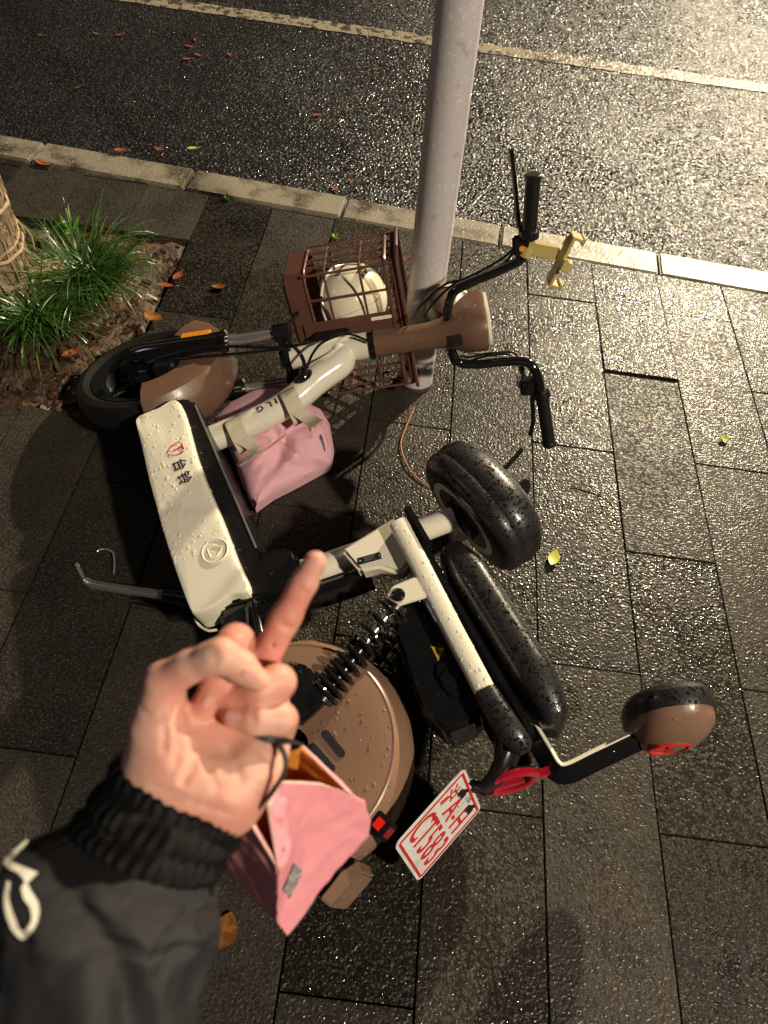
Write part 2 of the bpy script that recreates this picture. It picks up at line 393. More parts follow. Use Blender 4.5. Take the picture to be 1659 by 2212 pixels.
# ------------------------------------------------------------------ ground
TA = math.radians(91.0216); TX = np.array([math.sin(TA), -math.cos(TA)]); TY = np.array([math.cos(TA), math.sin(TA)])
def tp(x, y, z=0.0): q = TX*x+TY*y; return np.array([q[0], q[1], z])
def tq(px, py, z=0.0): p = at(px, py, z)[:2]; return p@TX, p@TY
def kerb_y(x): return 2.602-.0668*(x+.118)          # pavement side of the kerb
KW = .146; KD = np.array([1, -.0668])/math.hypot(1, .0668); KN = np.array([.0668, 1])/math.hypot(1, .0668)

road = MB().add([tp(-60, kerb_y(-60)+.05, -.06), tp(60, kerb_y(60)+.05, -.06), tp(60, 90, -.06), tp(-60, 90, -.06)], [(0, 1, 2, 3)]).build('road', 'asphalt', smooth=False)
road['kind'] = 'structure'
# worn road line with a ragged edge
v = []; f = []
xs = np.linspace(-9, 9, 420)
for i, x in enumerate(xs):
    j = lambda s: (mnoise.noise(Vector((x*7, s, 0)))*.012+mnoise.noise(Vector((x*31, s, 3)))*.012)
    yc = 4.56
    v += [tp(x, yc-.062+j(1), -.056), tp(x, yc+.062+j(5), -.056)]
    if i: f.append((2*i-2, 2*i, 2*i+1, 2*i-1))
ln = new('road_line', v, f, 'line', None, False); ln['kind'] = 'structure'

pave = MB().add([tp(-14, -8, -.03), tp(14, -8, -.03), tp(14, kerb_y(14), -.03), tp(-14, kerb_y(-14), -.03)], [(0, 1, 2, 3)]).build('pavement', 'bed', None, False)
pave['kind'] = 'structure'
PIT = (-1.85, -.787, 1.43, 2.335)                    # planting pit in the paving
W, LEN, X0 = .2478, .727, -.0585
def clip(poly, n, c):
    out = []
    for i in range(len(poly)):
        a, b = poly[i], poly[(i+1) % len(poly)]; da, db = np.dot(n, a)-c, np.dot(n, b)-c
        if da <= 0: out.append(a)
        if da*db < 0: out.append(a+(b-a)*da/(da-db))
    return out
def slab_mesh(poly, top, tilt):
    bm = bmesh.new(); g = .0019; c = np.mean(poly, 0)
    pts = []
    for p in poly:
        d = p-c; pts.append(c+d-np.sign(d)*g)
    zt = [top+tilt[0]*(p-c)[0]+tilt[1]*(p-c)[1] for p in pts]
    t = [bm.verts.new(tp(*p, z)) for p, z in zip(pts, zt)]; b = [bm.verts.new(tp(*p, -.028)) for p in pts]; k = len(t)
    bm.faces.new(t); 
    for i in range(k): bm.faces.new((b[i], b[(i+1) % k], t[(i+1) % k], t[i]))
    bmesh.ops.recalc_face_normals(bm, faces=bm.faces)
    es = [e for e in bm.edges if e.verts[0] in t and e.verts[1] in t]
    bmesh.ops.bevel(bm, geom=es, offset=.0012, segments=2, affect='EDGES')
    me = bpy.data.meshes.new('slab'); bm.to_mesh(me); bm.free(); return me
rs = random.Random(3)
for ci in range(-9, 12):
    x0 = X0+ci*W; x1 = x0+W; off = .839 if ci % 2 == 0 else .4755
    for ri in range(-3, 4):
        y0 = off+ri*LEN; y1 = y0+LEN
        polys = [[np.array(q) for q in ((x0, y0), (x1, y0), (x1, y1), (x0, y1))]]
        # leave the planting pit open
        if x1 <= PIT[1]+.03 and x0 >= PIT[0]-.1 and y1 > PIT[2] and y0 < PIT[3]:
            polys = [clip(polys[0], np.array([0, 1.]), PIT[2]), clip(polys[0], np.array([0, -1.]), -PIT[3])]
        for pl_ in polys:
            pl_ = clip(pl_, np.array([.0668, 1.]), 2.602-.0668*.118-.004)
            if len(pl_) < 3: continue
            a = np.ptp(np.array(pl_), 0)
            if a[0] < .02 or a[1] < .02: continue
            top = rs.uniform(-.0015, .0015); tl = (rs.uniform(-.004, .004), rs.uniform(-.003, .003))
            if ci == 3 and ri == 2: top = .004; tl = (.008, -.012)
            if ci == 2 and ri == 2: top = .0025
            if ci == -2 and y0 > 1.8: top = -.006
            o = link('slab', slab_mesh(pl_, top, tl), 'slab', pave, True)
# kerb stones
for i, x in enumerate(np.arange(-5.23, 5.4, .618)):
    a = np.array([x, kerb_y(x)]); rr = random.Random(i)
    p = [a+KD*.003, a+KD*.612, a+KD*.612+KN*KW, a+KD*.003+KN*KW]; top = .008 if x < -.3 else .004
    top += rr.uniform(-.003, .003)
    mb = MB().add(*prism([tp(*q, -.12) for q in p], (0, 0, 1), top+.12))
    k = mb.build('kerb_stone', 'kerb', None, True, bevel=.006)
    k.parent = pave
# soil in the pit
n = 70; v = []; f = []
gx = np.linspace(PIT[0]-.02, PIT[1]+.01, n); gy = np.linspace(PIT[2]-.01, PIT[3]+.02, n)
for j, y in enumerate(gy):
    for i, x in enumerate(gx):
        q = Vector((x*6, y*6, 0)); d = min(x-PIT[0], PIT[1]-x, y-PIT[2], PIT[3]-y)
        z = -.022+.022*mnoise.noise(q)+.012*mnoise.noise(q*3)+.008*mnoise.noise(q*7)+min(.03, max(0, d)*.12)
        v.append(tp(x, y, z))
for j in range(n-1):
    for i in range(n-1): f.append((j*n+i, j*n+i+1, (j+1)*n+i+1, (j+1)*n+i))
soil = new('planting_soil', v, f, 'soil'); soil['kind'] = 'structure'
mb = MB(); rg = np.random.default_rng(5)
for i in range(700):
    x = rg.uniform(PIT[0], PIT[1]); y = rg.uniform(PIT[2]-.02, PIT[3]); q = Vector((x*6, y*6, 0))
    if y > 1.85 and rg.random() < .7: continue
    z = -.015+.022*mnoise.noise(q)+.012*mnoise.noise(q*3)+min(.03, max(0, min(x-PIT[0], PIT[1]-x, y-PIT[2], PIT[3]-y))*.12)
    u = rg.normal(size=3); u[2] *= .3; u /= np.linalg.norm(u); w = np.cross(u, (0, 0, 1)); w /= np.linalg.norm(w)+1e-9; k = np.cross(u, w)
    mb.add(*box(tp(x, y, z+.006), u, w, k, rg.uniform(.006, .02), rg.uniform(.004, .008), rg.uniform(.002, .005)))
ml = mb.build('mulch', 'mulch', None, False); tag(ml, 'wet bark mulch and crumbs of soil in the planting pit', 'mulch', kind='stuff')

# ------------------------------------------------------------------ steel pole, leaning a little
pb = at(898, 822, 0); pt = near(994, 0, 1.58); ax = pt-pb; ax /= np.linalg.norm(ax)
R0 = 35.5/FPX*((pb-ORG)@_fwd)
root = empty('steel_pole', pb, 'round lavender grey steel pole standing behind the scooter by the kerb', 'pole')
mb = MB().add(*tube([-ax*.05, ax*.6, ax*1.6, ax*3.2, ax*4.5], [R0, R0*.995, R0*.985, R0*.97, R0*.95], 48))
mb.build('shaft', 'pole', root)
col_ = MB().add(*lathe(np.zeros(3), ax, np.array([1., 0, 0]), np.cross(ax, (1., 0, 0)), [(R0+.0005, -.01), (R0+.004, -.01), (R0+.003, .006), (R0+.0005, .008)], 40))
col_.build('base_collar', 'bed', root)

# ------------------------------------------------------------------ tree with straw rope
tb = at(10, 648, 0); tt = tb+np.array([-.02, .0, 2.0])
root = empty('tree', tb, 'tree trunk wrapped in straw rope at the left edge of the picture', 'tree')
axis = (tt-tb); L_ = np.linalg.norm(axis); axis /= L_
e1 = np.cross(axis, (0, 1, 0)); e1 /= np.linalg.norm(e1); e2 = np.cross(axis, e1)
v = []; f = []; seg = 72; nz = 70; hh = 2.4
for i in range(nz+1):
    t = (i/nz)**1.6; z = -.06+t*hh
    for k in range(seg):
        a = 2*math.pi*k/seg
        r_ = .098+.045*math.exp(-max(z, 0)/.10)+.006*mnoise.noise(Vector((math.cos(a)*2, math.sin(a)*2, z*3)))
        r_ += .004*abs(math.sin(a*19+2*mnoise.noise(Vector((a*2, z*6, 1)))))+.004*mnoise.noise(Vector((math.cos(a)*14, math.sin(a)*14, z*9)))
        r_ += .02*math.exp(-max(z, 0)/.07)*max(0, math.cos(a*4+1))
        v.append(axis*z+r_*(e1*math.cos(a)+e2*math.sin(a)))
for i in range(nz):
    for k in range(seg): f.append((i*seg+k, i*seg+(k+1) % seg, (i+1)*seg+(k+1) % seg, (i+1)*seg+k))
new('trunk', v, f, 'bark', root)
rg = np.random.default_rng(2)
for z0, tl, ph in ((.10, .10, 0), (.13, .16, 1), (.21, .05, 2), (.235, .12, 3), (.36, .10, 1.5), (.5, .08, .3)):
    pts = []
    for k in range(25):
        a = 2*math.pi*k/24; z = z0+tl*.25*math.sin(a+ph); r_ = .108+.045*math.exp(-z/.10)
        pts.append(axis*z+r_*(e1*math.cos(a)+e2*math.sin(a))+rg.normal(size=3)*.002)
    MB().add(*tube(pts, .0055, 6, 2, caps=False)).build('straw_rope', 'rope', root)
for k in range(26):                                     # loose straw ends
    a = rg.uniform(0, 6.28); z = rg.uniform(.02, .32); r_ = .11+.045*math.exp(-z/.1)
    p = axis*z+r_*(e1*math.cos(a)+e2*math.sin(a)); o_ = e1*math.cos(a)+e2*math.sin(a)
    q = p+o_*rg.uniform(.01, .04)-axis*rg.uniform(.05, .13)+np.cross(o_, axis)*rg.uniform(-.04, .04)
    MB().add(*tube([p-o_*.005, (p+q)/2+o_*.015, q], [.003, .002], 5, 4)).build('straw_strand', 'rope', root)
mb = MB()                                               # straw fibres bound up the trunk
for k in range(420):
    a = rg.uniform(0, 6.28); z = rg.uniform(-.02, .75); ln_ = rg.uniform(.06, .22); pts = []
    for q in range(4):
        zz = z+ln_*q/3; aa = a+rg.uniform(-.03, .03); r_ = .104+.045*math.exp(-max(zz, 0)/.10)+rg.uniform(-.002, .006); pts.append(axis*zz+r_*(e1*math.cos(aa)+e2*math.sin(aa)))
    mb.add(*tube(pts, [.0022, .0016], 4))
sw_ = mb.build('straw_wrap', 'rope', root); sw_['kind'] = 'stuff'
# crown far above the frame: limbs and leaf clumps
mb = MB(); top = axis*2.3
limbs = []
for k in range(6):
    a = k*1.05; q = top+np.array([math.cos(a)*.7, math.sin(a)*.7, .8+.2*(k % 2)]); limbs.append(q)
    mb.add(*tube([top-axis*.1, (top+q)/2+np.array([0, 0, .1]), q], [.05, .03, .012], 7, 4))
mb.build('limb', 'bark', root)
mb = MB()
for k in range(1400):
    q = limbs[k % 6]+rg.normal(size=3)*np.array([.34, .34, .26]); u = rg.normal(size=3); u /= np.linalg.norm(u); w = np.cross(u, rg.normal(size=3)); w /= np.linalg.norm(w)
    mb.add([q-u*.05, q+w*.018, q+u*.05, q-w*.018], [(0, 1, 2, 3)])
cr = mb.build('crown', 'grass', root, False)

# ------------------------------------------------------------------ grass tufts, shoot, block, stake
def tuft(name, px, py, n, ln, spread, seed, label, lean=(0, 0), m='grass'):
    b = at(px, py, .0); rg = np.random.default_rng(seed); v = []; f = []
    for i in range(n):
        a = rg.uniform(0, 2*math.pi); d = np.array([math.cos(a), math.sin(a), 0])+np.array([*lean, 0])*rg.random()
        d /= np.linalg.norm(d)+1e-9; r0 = spread*math.sqrt(rg.random()); s = np.array([d[0]*r0*rg.uniform(-1, 1.3), d[1]*r0*rg.uniform(-1, 1.3), 0])
        l = ln*rg.uniform(.55, 1.15); bend = rg.uniform(.5, 1.25); w0 = rg.uniform(.0016, .0032); side = np.cross(d, (0, 0, 1)); p = s.copy(); el = rg.uniform(1.0, 1.5); k0 = len(v)
        tw = rg.uniform(-.5, .5)
        for q in range(8):
            t = q/7; w = w0*(1-t**2.2)+.0003; sd = side*math.cos(tw*t*2)+np.array([0, 0, 1])*math.sin(tw*t*2)
            v += [p-sd*w, p+sd*w]
            if q: f.append((k0+2*q-2, k0+2*q-1, k0+2*q+1, k0+2*q))
            e = el-bend*t*1.9; p = p+(d*math.cos(e)+np.array([0, 0, math.sin(e)]))*l/7
            if p[2] < .004: p[2] = .004+.002*rg.random()
    o = new(name, v, f, m); o.location = tuple(b); tag(o, label, 'grass'); return o
tuft('grass_tuft', 198, 632, 460, .30, .085, 1, 'tall bright green tuft of long grass right of the wrapped tree', (.5, -.25))
tuft('grass_tuft', 86, 718, 300, .27, .09, 2, 'low dark green tuft of grass nearer the front wheel', (.5, -.45))
tuft('grass_tuft', 118, 520, 60, .10, .03, 4, 'small short tuft of grass behind the wrapped tree foot', (.3, .2))
b = at(178, 590, .10); v = []; f = []
root = empty('leafy_shoot', at(178, 600, 0), 'pale lime green shoot standing up out of the grass', 'plant')
bb = np.array(root.location)
tip = near(155, 505, 2.62)-bb
MB().add(*tube([np.zeros(3), tip], [.003, .002], 6, 5)).build('stem', 'drygrass', root)
for dx, dy, ln_ in ((-28, -45, 1), (-8, -68, 1), (18, -42, 1), (-18, -10, .8), (22, -8, .8)):
    q = near(155+dx, 505+dy, 2.6)-bb; mid = (tip+q)/2; sd = np.cross(q-tip, _fwd); sd /= np.linalg.norm(sd)
    new('leaf', [tip, mid+sd*.008, q, mid-sd*.008, mid+_fwd*.006], [(0, 1, 4), (1, 2, 4), (2, 3, 4), (3, 0, 4)], 'drygrass', root)
c = at(108, 610, .05)
blk = MB().add(*box((0, 0, 0), (.8, .6, 0), (-.6, .8, 0), (0, 0, 1), .055, .04, .06)).build('stone_block', 'stone', None, True, bevel=.006)
blk.location = tuple(c); tag(blk, 'pale yellow stone block half hidden in the grass by the tree', 'block')
c = at(103, 540, .05); stk = MB().add(*tube([(0, 0, -.06), (.004, 0, .01), (0, .004, .05)], [.024, .022, .018], 12)).build('stump', 'stake')
stk.location = tuple(c); tag(stk, 'short grey wooden stump between tree and grass', 'stump')

# ------------------------------------------------------------------ fallen leaves and twigs
def leaf(px, py, z, ln, wd, ang, m, label, curl=.25, group=None, stem=True):
    c = at(px, py, z); d = np.array([math.cos(ang), math.sin(ang), 0]); s = np.array([-d[1], d[0], 0]); v = []; f = []; N_ = 9
    for i in range(N_):
        t = i/(N_-1); w = wd*math.sin(math.pi*min(1, t*.97+.015))**.8*(1-.25*t); x = (t-.5)*ln
        zc = .002+curl*ln*(t-.5)**2*1.2
        v += [d*x-s*w+np.array([0, 0, zc+curl*w*.9]), d*x+np.array([0, 0, zc]), d*x+s*w+np.array([0, 0, zc+curl*w*.6])]
        if i:
            k = 3*i; f += [(k-3, k-2, k+1, k), (k-2, k-1, k+2, k+1)]
    o = new('fallen_leaf', v, f, m); o.location = tuple(c); tag(o, label, 'leaf', group)
    if stem: MB().add(*tube([d*ln*.5, d*ln*.62+s*.003+np.array([0, 0, .004]), d*ln*.8+s*.008+np.array([0, 0, .002])], [.0012, .0007], 5, 3)).build('stem', m, o)
    return o
G1 = 'orange leaves scattered on the road'
road_leaves = [(258, 76, .055, .9, 'narrow orange leaf on the road, second from the left edge'), (208, 74, .05, -.3, 'short tan leaf on the road left of the narrow orange one'),
  (90, 77, .04, .2, 'yellowish leaf alone on the road near the left edge'), (422, 87, .05, 1.9, 'pale pinkish leaf standing up on the road below the white line'),
  (405, 128, .06, .5, 'brightest orange leaf in the cluster on the dark road'), (430, 120, .06, -.2, 'dark red leaf in the cluster on the dark road'),
  (497, 119, .055, -.5, 'orange leaf on the road just right of the leaf cluster'), (410, 101, .06, .05, 'thin orange leaf above the cluster on the road'),
  (168, 190, .045, 1.2, 'thin upright orange leaf on the empty left part of the road'), (688, 249, .06, .25, 'thin orange leaf on the road midway to the pole'),
  (815, 150, .05, .4, 'reddish leaf on the road close left of the pole'), (725, 410, .06, -.6, 'curled orange leaf beside the kerb left of the pole'),
  (758, 392, .045, -.8, 'small red leaf on the road just above the curled one by the kerb'), (1290, 48, .06, .2, 'brownish leaf on the bright road at the top right')]
for px, py, ln_, an, lb in road_leaves:
    leaf(px, py, -.055, ln_*.85, ln_*.15, an, 'leaf_o' if 'yellow' not in lb else 'leaf_b', lb, .3, G1)
G2 = 'leaves lying along the kerb'
leaf(260, 326, .018, .05, .018, .3, 'leaf_o', 'round orange leaf on the road edge above the kerb, leftmost of three', .3, G2)
leaf(345, 324, .018, .042, .015, -.2, 'leaf_o', 'small orange leaf above the kerb, middle of three', .3, G2)
leaf(416, 321, .018, .045, .012, .4, 'leaf_g', 'yellow leaf above the kerb, rightmost of three', .2, G2)
leaf(97, 355, .004, .085, .022, -.15, 'leaf_o', 'large bright red orange leaf against the kerb at the left', .35, G2)
G3 = 'leaves around the planting pit'
leaf(385, 598, .01, .055, .016, 1.3, 'leaf_o', 'curled orange leaf at the edge of the soil', .4, G3)
leaf(358, 617, .012, .055, .013, 0, 'leaf_o', 'flat orange leaf on the soil under the curled one', .2, G3)
leaf(474, 621, .002, .05, .015, .35, 'leaf_o', 'orange leaf lying alone on the slab right of the soil', .35, G3)
leaf(333, 688, .01, .07, .024, -.3, 'leaf_b', 'shiny brown leaf on the soil above the front wheel', .4, G3)
leaf(285, 842, .02, .07, .02, 1.2, 'leaf_b', 'brown leaf hidden in the dark soil beside the front wheel', .4, G3)
leaf(155, 765, .02, .06, .02, .9, 'leaf_o', 'pinkish leaf in the shade under the dark grass', .4, G3)
leaf(862, 562, .14, .075, .014, .5, 'leaf_o', 'narrow orange leaf stuck behind the basket rim', .2, G3)
leaf(1196, 1206, .004, .055, .017, 1.25, 'leaf_g', 'yellow green leaf on the slab right of the saddle', .25)
leaf(1564, 950, .004, .03, .012, .3, 'leaf_g', 'tiny crumpled green leaf near the right edge of the picture', .6)
leaf(487, 2010, .004, .062, .028, 1.45, 'leaf_b', 'amber brown leaf on the slab right of the jacket sleeve', .15, None, False)
leaf(905, 1418, .004, .07, .012, .1, 'leaf_o', 'tan leaf on the slab between the rear springs and the black box', .2, None, False)
def strand(pts, r, m, name, label):
    P = [at(px, py, z) for px, py, z in pts]; c = P[0].copy(); o = MB().add(*tube([p-c for p in P], r, 6, 8)).build(name, m); o.location = tuple(c)
    return tag(o, label, name.split('_')[-1])
strand([(895, 880, .003), (878, 920, .006), (866, 960, .006), (880, 1005, .006), (905, 1035, .004), (928, 1050, .003)], [.0016, .0022, .0016], 'straw', 'dry_straw', 'curved orange straw on the slab left of the saddle')
strand([(1226, 1056, .003), (1243, 1044, .006), (1270, 1048, .008), (1300, 1060, .006), (1325, 1084, .003)], [.001, .0016, .001], 'twig', 'bent_twig', 'thin bent dark twig on the bright slab right of the grip')
for px, py, s_ in ((388, 404, .03), (360, 402, .025), (488, 430, .03), (725, 515, .028), (1545, 523, .03), (1488, 508, .02)):
    b = at(px, py, .0); v = []; f = []; rg = np.random.default_rng(int(px))
    for i in range(9):
        a = rg.uniform(0, 6.28); d = np.array([math.cos(a), math.sin(a), rg.uniform(.4, 1.2)])*s_*.6; w = np.cross(d, (0, 0, 1)); w = w/np.linalg.norm(w)*s_*.12; k = len(v)
        v += [np.zeros(3), d*.6+w, d, d*.6-w]; f.append((k, k+1, k+2, k+3))
    o = new('weed_sprout', v, f, 'drygrass'); o.location = tuple(b)
    tag(o, {388: 'tiny green weed at the kerb foot, right one of a pair', 360: 'tiny green weed at the kerb foot, left one of a pair', 488: 'tiny weed in the gap where two kerb stones meet left of the basket',
            725: 'lone tiny weed in the slab joint just above the basket', 1545: 'tiny weed at the kerb foot far right', 1488: 'low moss sprout at the kerb foot right of the phone holder'}[px], 'weed', 'weeds in the joints')
# ------------------------------------------------------------------ the fallen electric scooter (built upright in its own frame, then laid on its right side)
bike = empty('electric_scooter', _r, 'cream and brown electric scooter lying on its right side on the wet pavement', 'scooter')
bike.matrix_world = Matrix(((*BM[0], _r[0]), (*BM[1], _r[1]), (*BM[2], _r[2]), (0, 0, 0, 1)))
X, Y, Z = E3
def on(obj, px, py, off=.002):
    bpy.context.view_layer.update()
    bv = BVHTree.FromObject(obj, bpy.context.evaluated_depsgraph_get()); im = obj.matrix_world.inverted(); d = (im.to_3x3() @ Vector(ray(px, py))).normalized()
    h = bv.ray_cast(im @ Vector(ORG), d)
    if h[0] is None: return None
    nn = h[1] if h[1].dot(d) < 0 else -h[1]
    return np.array(obj.matrix_world @ (h[0]+nn*off))
def wheel(name, c, ax, u, w, R, tw):
    t = R-.06
    prof = [(R-.055, -tw*.62), (R-.03, -tw*.95), (R-.012, -tw*.85), (R-.002, -tw*.45), (R, 0), (R-.002, tw*.45), (R-.012, tw*.85), (R-.03, tw*.95), (R-.055, tw*.62)]
    hub = MB().add(*lathe(c, ax, u, w, [(.0, -.045), (.055, -.045), (.062, -.03), (.062, .03), (.055, .045), (.0, .045)], 28))
    wh = hub.build(name, 'gloss', bike)
    MB().add(*lathe(c, ax, u, w, prof, 56)).build('tyre', 'rubber', wh)
    MB().add(*lathe(c, ax, u, w, [(R-.075, -.028), (R-.05, -.036), (R-.05, .036), (R-.075, .028), (R-.068, 0)], 48)).build('rim', 'gloss', wh)
    for k in range(5):
        a = 2*math.pi*k/5+.3; d = u*math.cos(a)+w*math.sin(a); s_ = np.cross(ax, d)
        MB().add(*box(c+d*(R-.07+.05)/2, d, s_, ax, (R-.12)/2, .014, .012)).build('spoke', 'gloss', wh, True, bevel=.004)
    return wh
fa, fb, fc = SM[:, 0], SM[:, 1], SM[:, 2]
HC = S(0, 0, -.876)
fwheel = wheel('front_wheel', HC, fb, fa, fc, .212, .046)
MB().add(*lathe(HC, fb, fa, fc, [(.03, .058), (.07, .058), (.07, .061), (.03, .061)], 36)).build('brake_disc', 'gloss', fwheel)
rwheel = wheel('rear_wheel', np.zeros(3), Y, X, Z, .208, .048)
# fenders
def fender(c, ax, u, w, prof, a0, a1, name, m, seg=40):
    return MB().add(*lathe(c, ax, u, w, prof, seg, math.radians(a0), math.radians(a1))).build(name, m, bike)
def shellprof(pts, t):
    """open section (radius, offset) thickened inwards"""
    P = np.array(pts); T = np.gradient(P, axis=0); N_ = np.stack([T[:, 1], -T[:, 0]], 1); N_ /= np.linalg.norm(N_, axis=1)[:, None]
    if (N_[len(P)//2][0]) > 0: N_ = -N_
    return [tuple(p) for p in P]+[tuple(p) for p in (P+N_*t)[::-1]]
pf = shellprof([(.13, -.062), (.18, -.066), (.222, -.058), (.238, -.03), (.242, 0), (.238, .03), (.222, .058), (.18, .066), (.13, .062)], .003)
ff = fender(HC, fb, fa, fc, pf, 28, 168, 'front_fender', 'cowl')
drops(ff, 60, 'drop_brown', seedv=2)
pr = shellprof([(.035, -.074), (.075, -.078), (.16, -.088), (.204, -.080), (.224, -.045), (.229, 0), (.224, .045), (.204, .080), (.16, .088), (.075, .078), (.035, .074)], .003)
rf = fender(np.zeros(3), Y, X, Z, pr, 14, 192, 'rear_fender', 'brown', 56)
MB().add(*lathe(np.zeros(3), Y, X, Z, [(.199, .081), (.203, .0822), (.206, .080), (.203, .076)], 56, math.radians(16), math.radians(190))).build('fender_lip', 'brown', rf)
drops(rf, 760, 'drop_brown', .0011, .0046, seedv=3)
for (a, b) in (((703, 1585), (738, 1628)), ((676, 1614), (716, 1660))):      # slots in the fender side
    pa = [on(rf, a[0]+(b[0]-a[0])*t, a[1]+(b[1]-a[1])*t, .0006) for t in np.linspace(0, 1, 7)]; pa = [toloc(q) for q in pa if q is not None]
    pa[0] = pa[0].copy(); sd_ = np.cross(pa[-1]-pa[0], Y); sd_ /= np.linalg.norm(sd_); q0 = [p+sd_*.0075+Y*.0005 for p in pa]; q1 = [p-sd_*.0075+Y*.0005 for p in pa]
    ends = lambda c, d: [c+sd_*.0075*math.cos(t)+d*.0075*math.sin(t)+Y*.0005 for t in np.linspace(math.pi, 0, 7)]
    dd = (pa[-1]-pa[0])/np.linalg.norm(pa[-1]-pa[0])
    MB().add(*prism(q0+ends(pa[-1], dd)[::-1][1:-1]+q1[::-1]+ends(pa[0], -dd)[1:-1], -Y, .002)).build('slot', 'print', rf, False)
# seam line on the fender and tail flap
fl = [bl(688, 1940, .06), bl(735, 1880, .06), bl(772, 1855, .06), bl(782, 1885, .06), bl(748, 1925, .06), bl(715, 1962, .06)]
flap = MB().add(*prism([(p[0], -.055, p[2]) for p in fl], Y, .115)).build('mud_flap', 'brown', bike, True, bevel=.004)
c = bl(826, 1786, .05); d_ = bl(850, 1815, .05)-c; d_[1] = 0; d_ /= np.linalg.norm(d_)
n_ = np.array([-.92, .1, .36]); n_ /= np.linalg.norm(n_); s_ = np.cross(n_, Y); s_ /= np.linalg.norm(s_); y_ = np.cross(s_, n_)
rr = MB().add(*box(c, n_, y_, s_, .016, .026, .019)).build('rear_reflector', 'black', bike, True, bevel=.003)
MB().add(*box(c+n_*.0145, n_, y_, s_, .003, .018, .012)).build('reflector_lens', 'redglow', rr, True, bevel=.002)
MB().add(*box(c+y_*.0245, n_, y_, s_, .010, .003, .012)).build('reflector_face', 'redglow', rr, True, bevel=.002)

# battery case and foot board
def side_poly(pxs, l): return [np.array([bl(*p, l)[0], bl(*p, l)[2]]) for p in pxs]
LS = .122
outl = side_poly([(300, 896), (340, 880), (388, 868), (430, 1000), (480, 1120), (512, 1205), (540, 1275), (500, 1290), (460, 1315), (424, 1328), (412, 1318), (391, 1262), (370, 1200), (345, 1115), (325, 1045), (306, 960), (294, 912)], LS)
outl = [q[:2] for q in catmull([np.array([*p, 0.]) for p in outl+[outl[0]]], 5)][:-1]; c2 = np.mean(outl, 0)
def ss(x, w): t = min(1, max(0, x/w+.5)); return t*t*(3-2*t)
pA, pB, pC, pD = [bl(*q, LS)[[0, 2]] for q in ((296, 905), (440, 985), (352, 1105), (520, 1120))]
def sgn_d(p, a, b): d = (b-a)/np.linalg.norm(b-a); return d[0]*(p-a)[1]-d[1]*(p-a)[0]
def pan_h(p):
    h = .0075+.002*math.sin((p[0]-.35)*5.2)
    h -= .0045*ss(-sgn_d(p, pA, pB), .022)
    h += .0050*ss(sgn_d(p, pC, pD), .03)
    return h
rings = []
for y, sc in ((.05, 1.0), (.098, 1.0), (.110, .995), (.1165, .98), (.1195, .95), (.121, .88), (.1215, .76), (.122, .62), (.1225, .46), (.123, .3), (.1232, .14), (.1233, .03)):
    rr_ = []
    for p in outl:
        d = p-c2; q = c2+d*np.array([1-(1-sc)*(.3 if sc > .9 else 1), sc]) if sc > .9 else c2+d*sc*np.array([.97, 1.0]); rr_.append((q[0], y+(pan_h(q) if y > .1 else 0), q[1]))
    rings.append(rr_)
panel = MB().add(*loft(rings)).build('side_panel', 'cream', bike)
drops(panel, 620, 'drop_cream', .0012, .005, seedv=5, keep=lambda p: p[0] > .45)
drops(panel, 90, 'drop_cream', .0012, .004, seedv=6)
base = [(.93, -.05), (.945, 0), (.93, .075), (.90, .088), (.40, .088), (.36, .13), (.315, .128), (.30, .10), (.315, .045), (.335, -.07), (.5, -.085), (.72, -.078)]
case = MB().add(*prism([(a, -.112, b) for a, b in base], Y, .219)).build('battery_case', 'black', bike, True, bevel=.006)
drops(case, 240, 'drop_black', .001, .0045, seedv=7)
mat_ = MB()
for x in np.arange(.43, .905, .0095): mat_.add(*abox(x-.0032, x+.0032, -.095, .100, .087, .092))
mt = mat_.build('foot_mat', 'black', bike, False)
MB().add(*box((.66, .1025, .0905), X, Y, Z, .235, .0016, .0026)).build('mat_edging', 'steel', bike, True, bevel=.001)
cap = MB().add(*prism([(.415, -.06, .085), (.405, -.06, .135), (.375, -.06, .165), (.315, -.06, .16), (.295, -.06, .115), (.31, -.06, .08)], Y, .165)).build('deck_end_cap', 'black', bike, True, bevel=.01, seg=3)
drops(cap, 90, 'drop_black', .0015, .006, seedv=8)
# emblem, shield and name on the side panel
def on_panel(px, py): return toloc(on(panel, px, py, .0012))
mb = MB(); c = on_panel(464, 1190)-Y*.0012
mb.add(*lathe(c, Y, -X, Z, [(.027, -.002), (.0305, -.002), (.0305, .0016), (.029, .0026), (.027, .0016)], 40))
tri = [(-.012, -.014), (.012, -.014), (.014, .0), (.0, .018), (-.014, .0)]
for i in range(5):
    a, b = tri[i], tri[(i+1) % 5]; mb.add(*tube([c-X*a[0]+Z*a[1]+Y*.0005, c-X*b[0]+Z*b[1]+Y*.0005], .0018, 6))
mb.build('embossed_emblem', 'cream', panel)
c = on_panel(381, 971); mb = MB()
def bar2(pts, w, c=c):
    P = [c-X*a*.0017+Z*b*.0017 for a, b in pts]; mb.add(*tube(P, w, 6, 4))
bar2([(-9.5, 9), (-10, 0), (-7, -8), (0, -14)], .0013); bar2([(9.5, 9), (10, 0), (7, -8), (2, -13)], .0013)
bar2([(-6, 10), (6, 10)], .0016); bar2([(0, 8), (0, -5)], .0014)
mb.build('red_shield_logo', 'redprint', panel)
mb = MB()
mb.add(*placed(text('台', .036, .0005, .0003), on_panel(387, 1005), -X, Z, Y)); mb.add(*placed(text('铃', .036, .0005, .0003), on_panel(397, 1034), -X, Z, Y))
mb.build('name_lettering', 'print', panel, False)

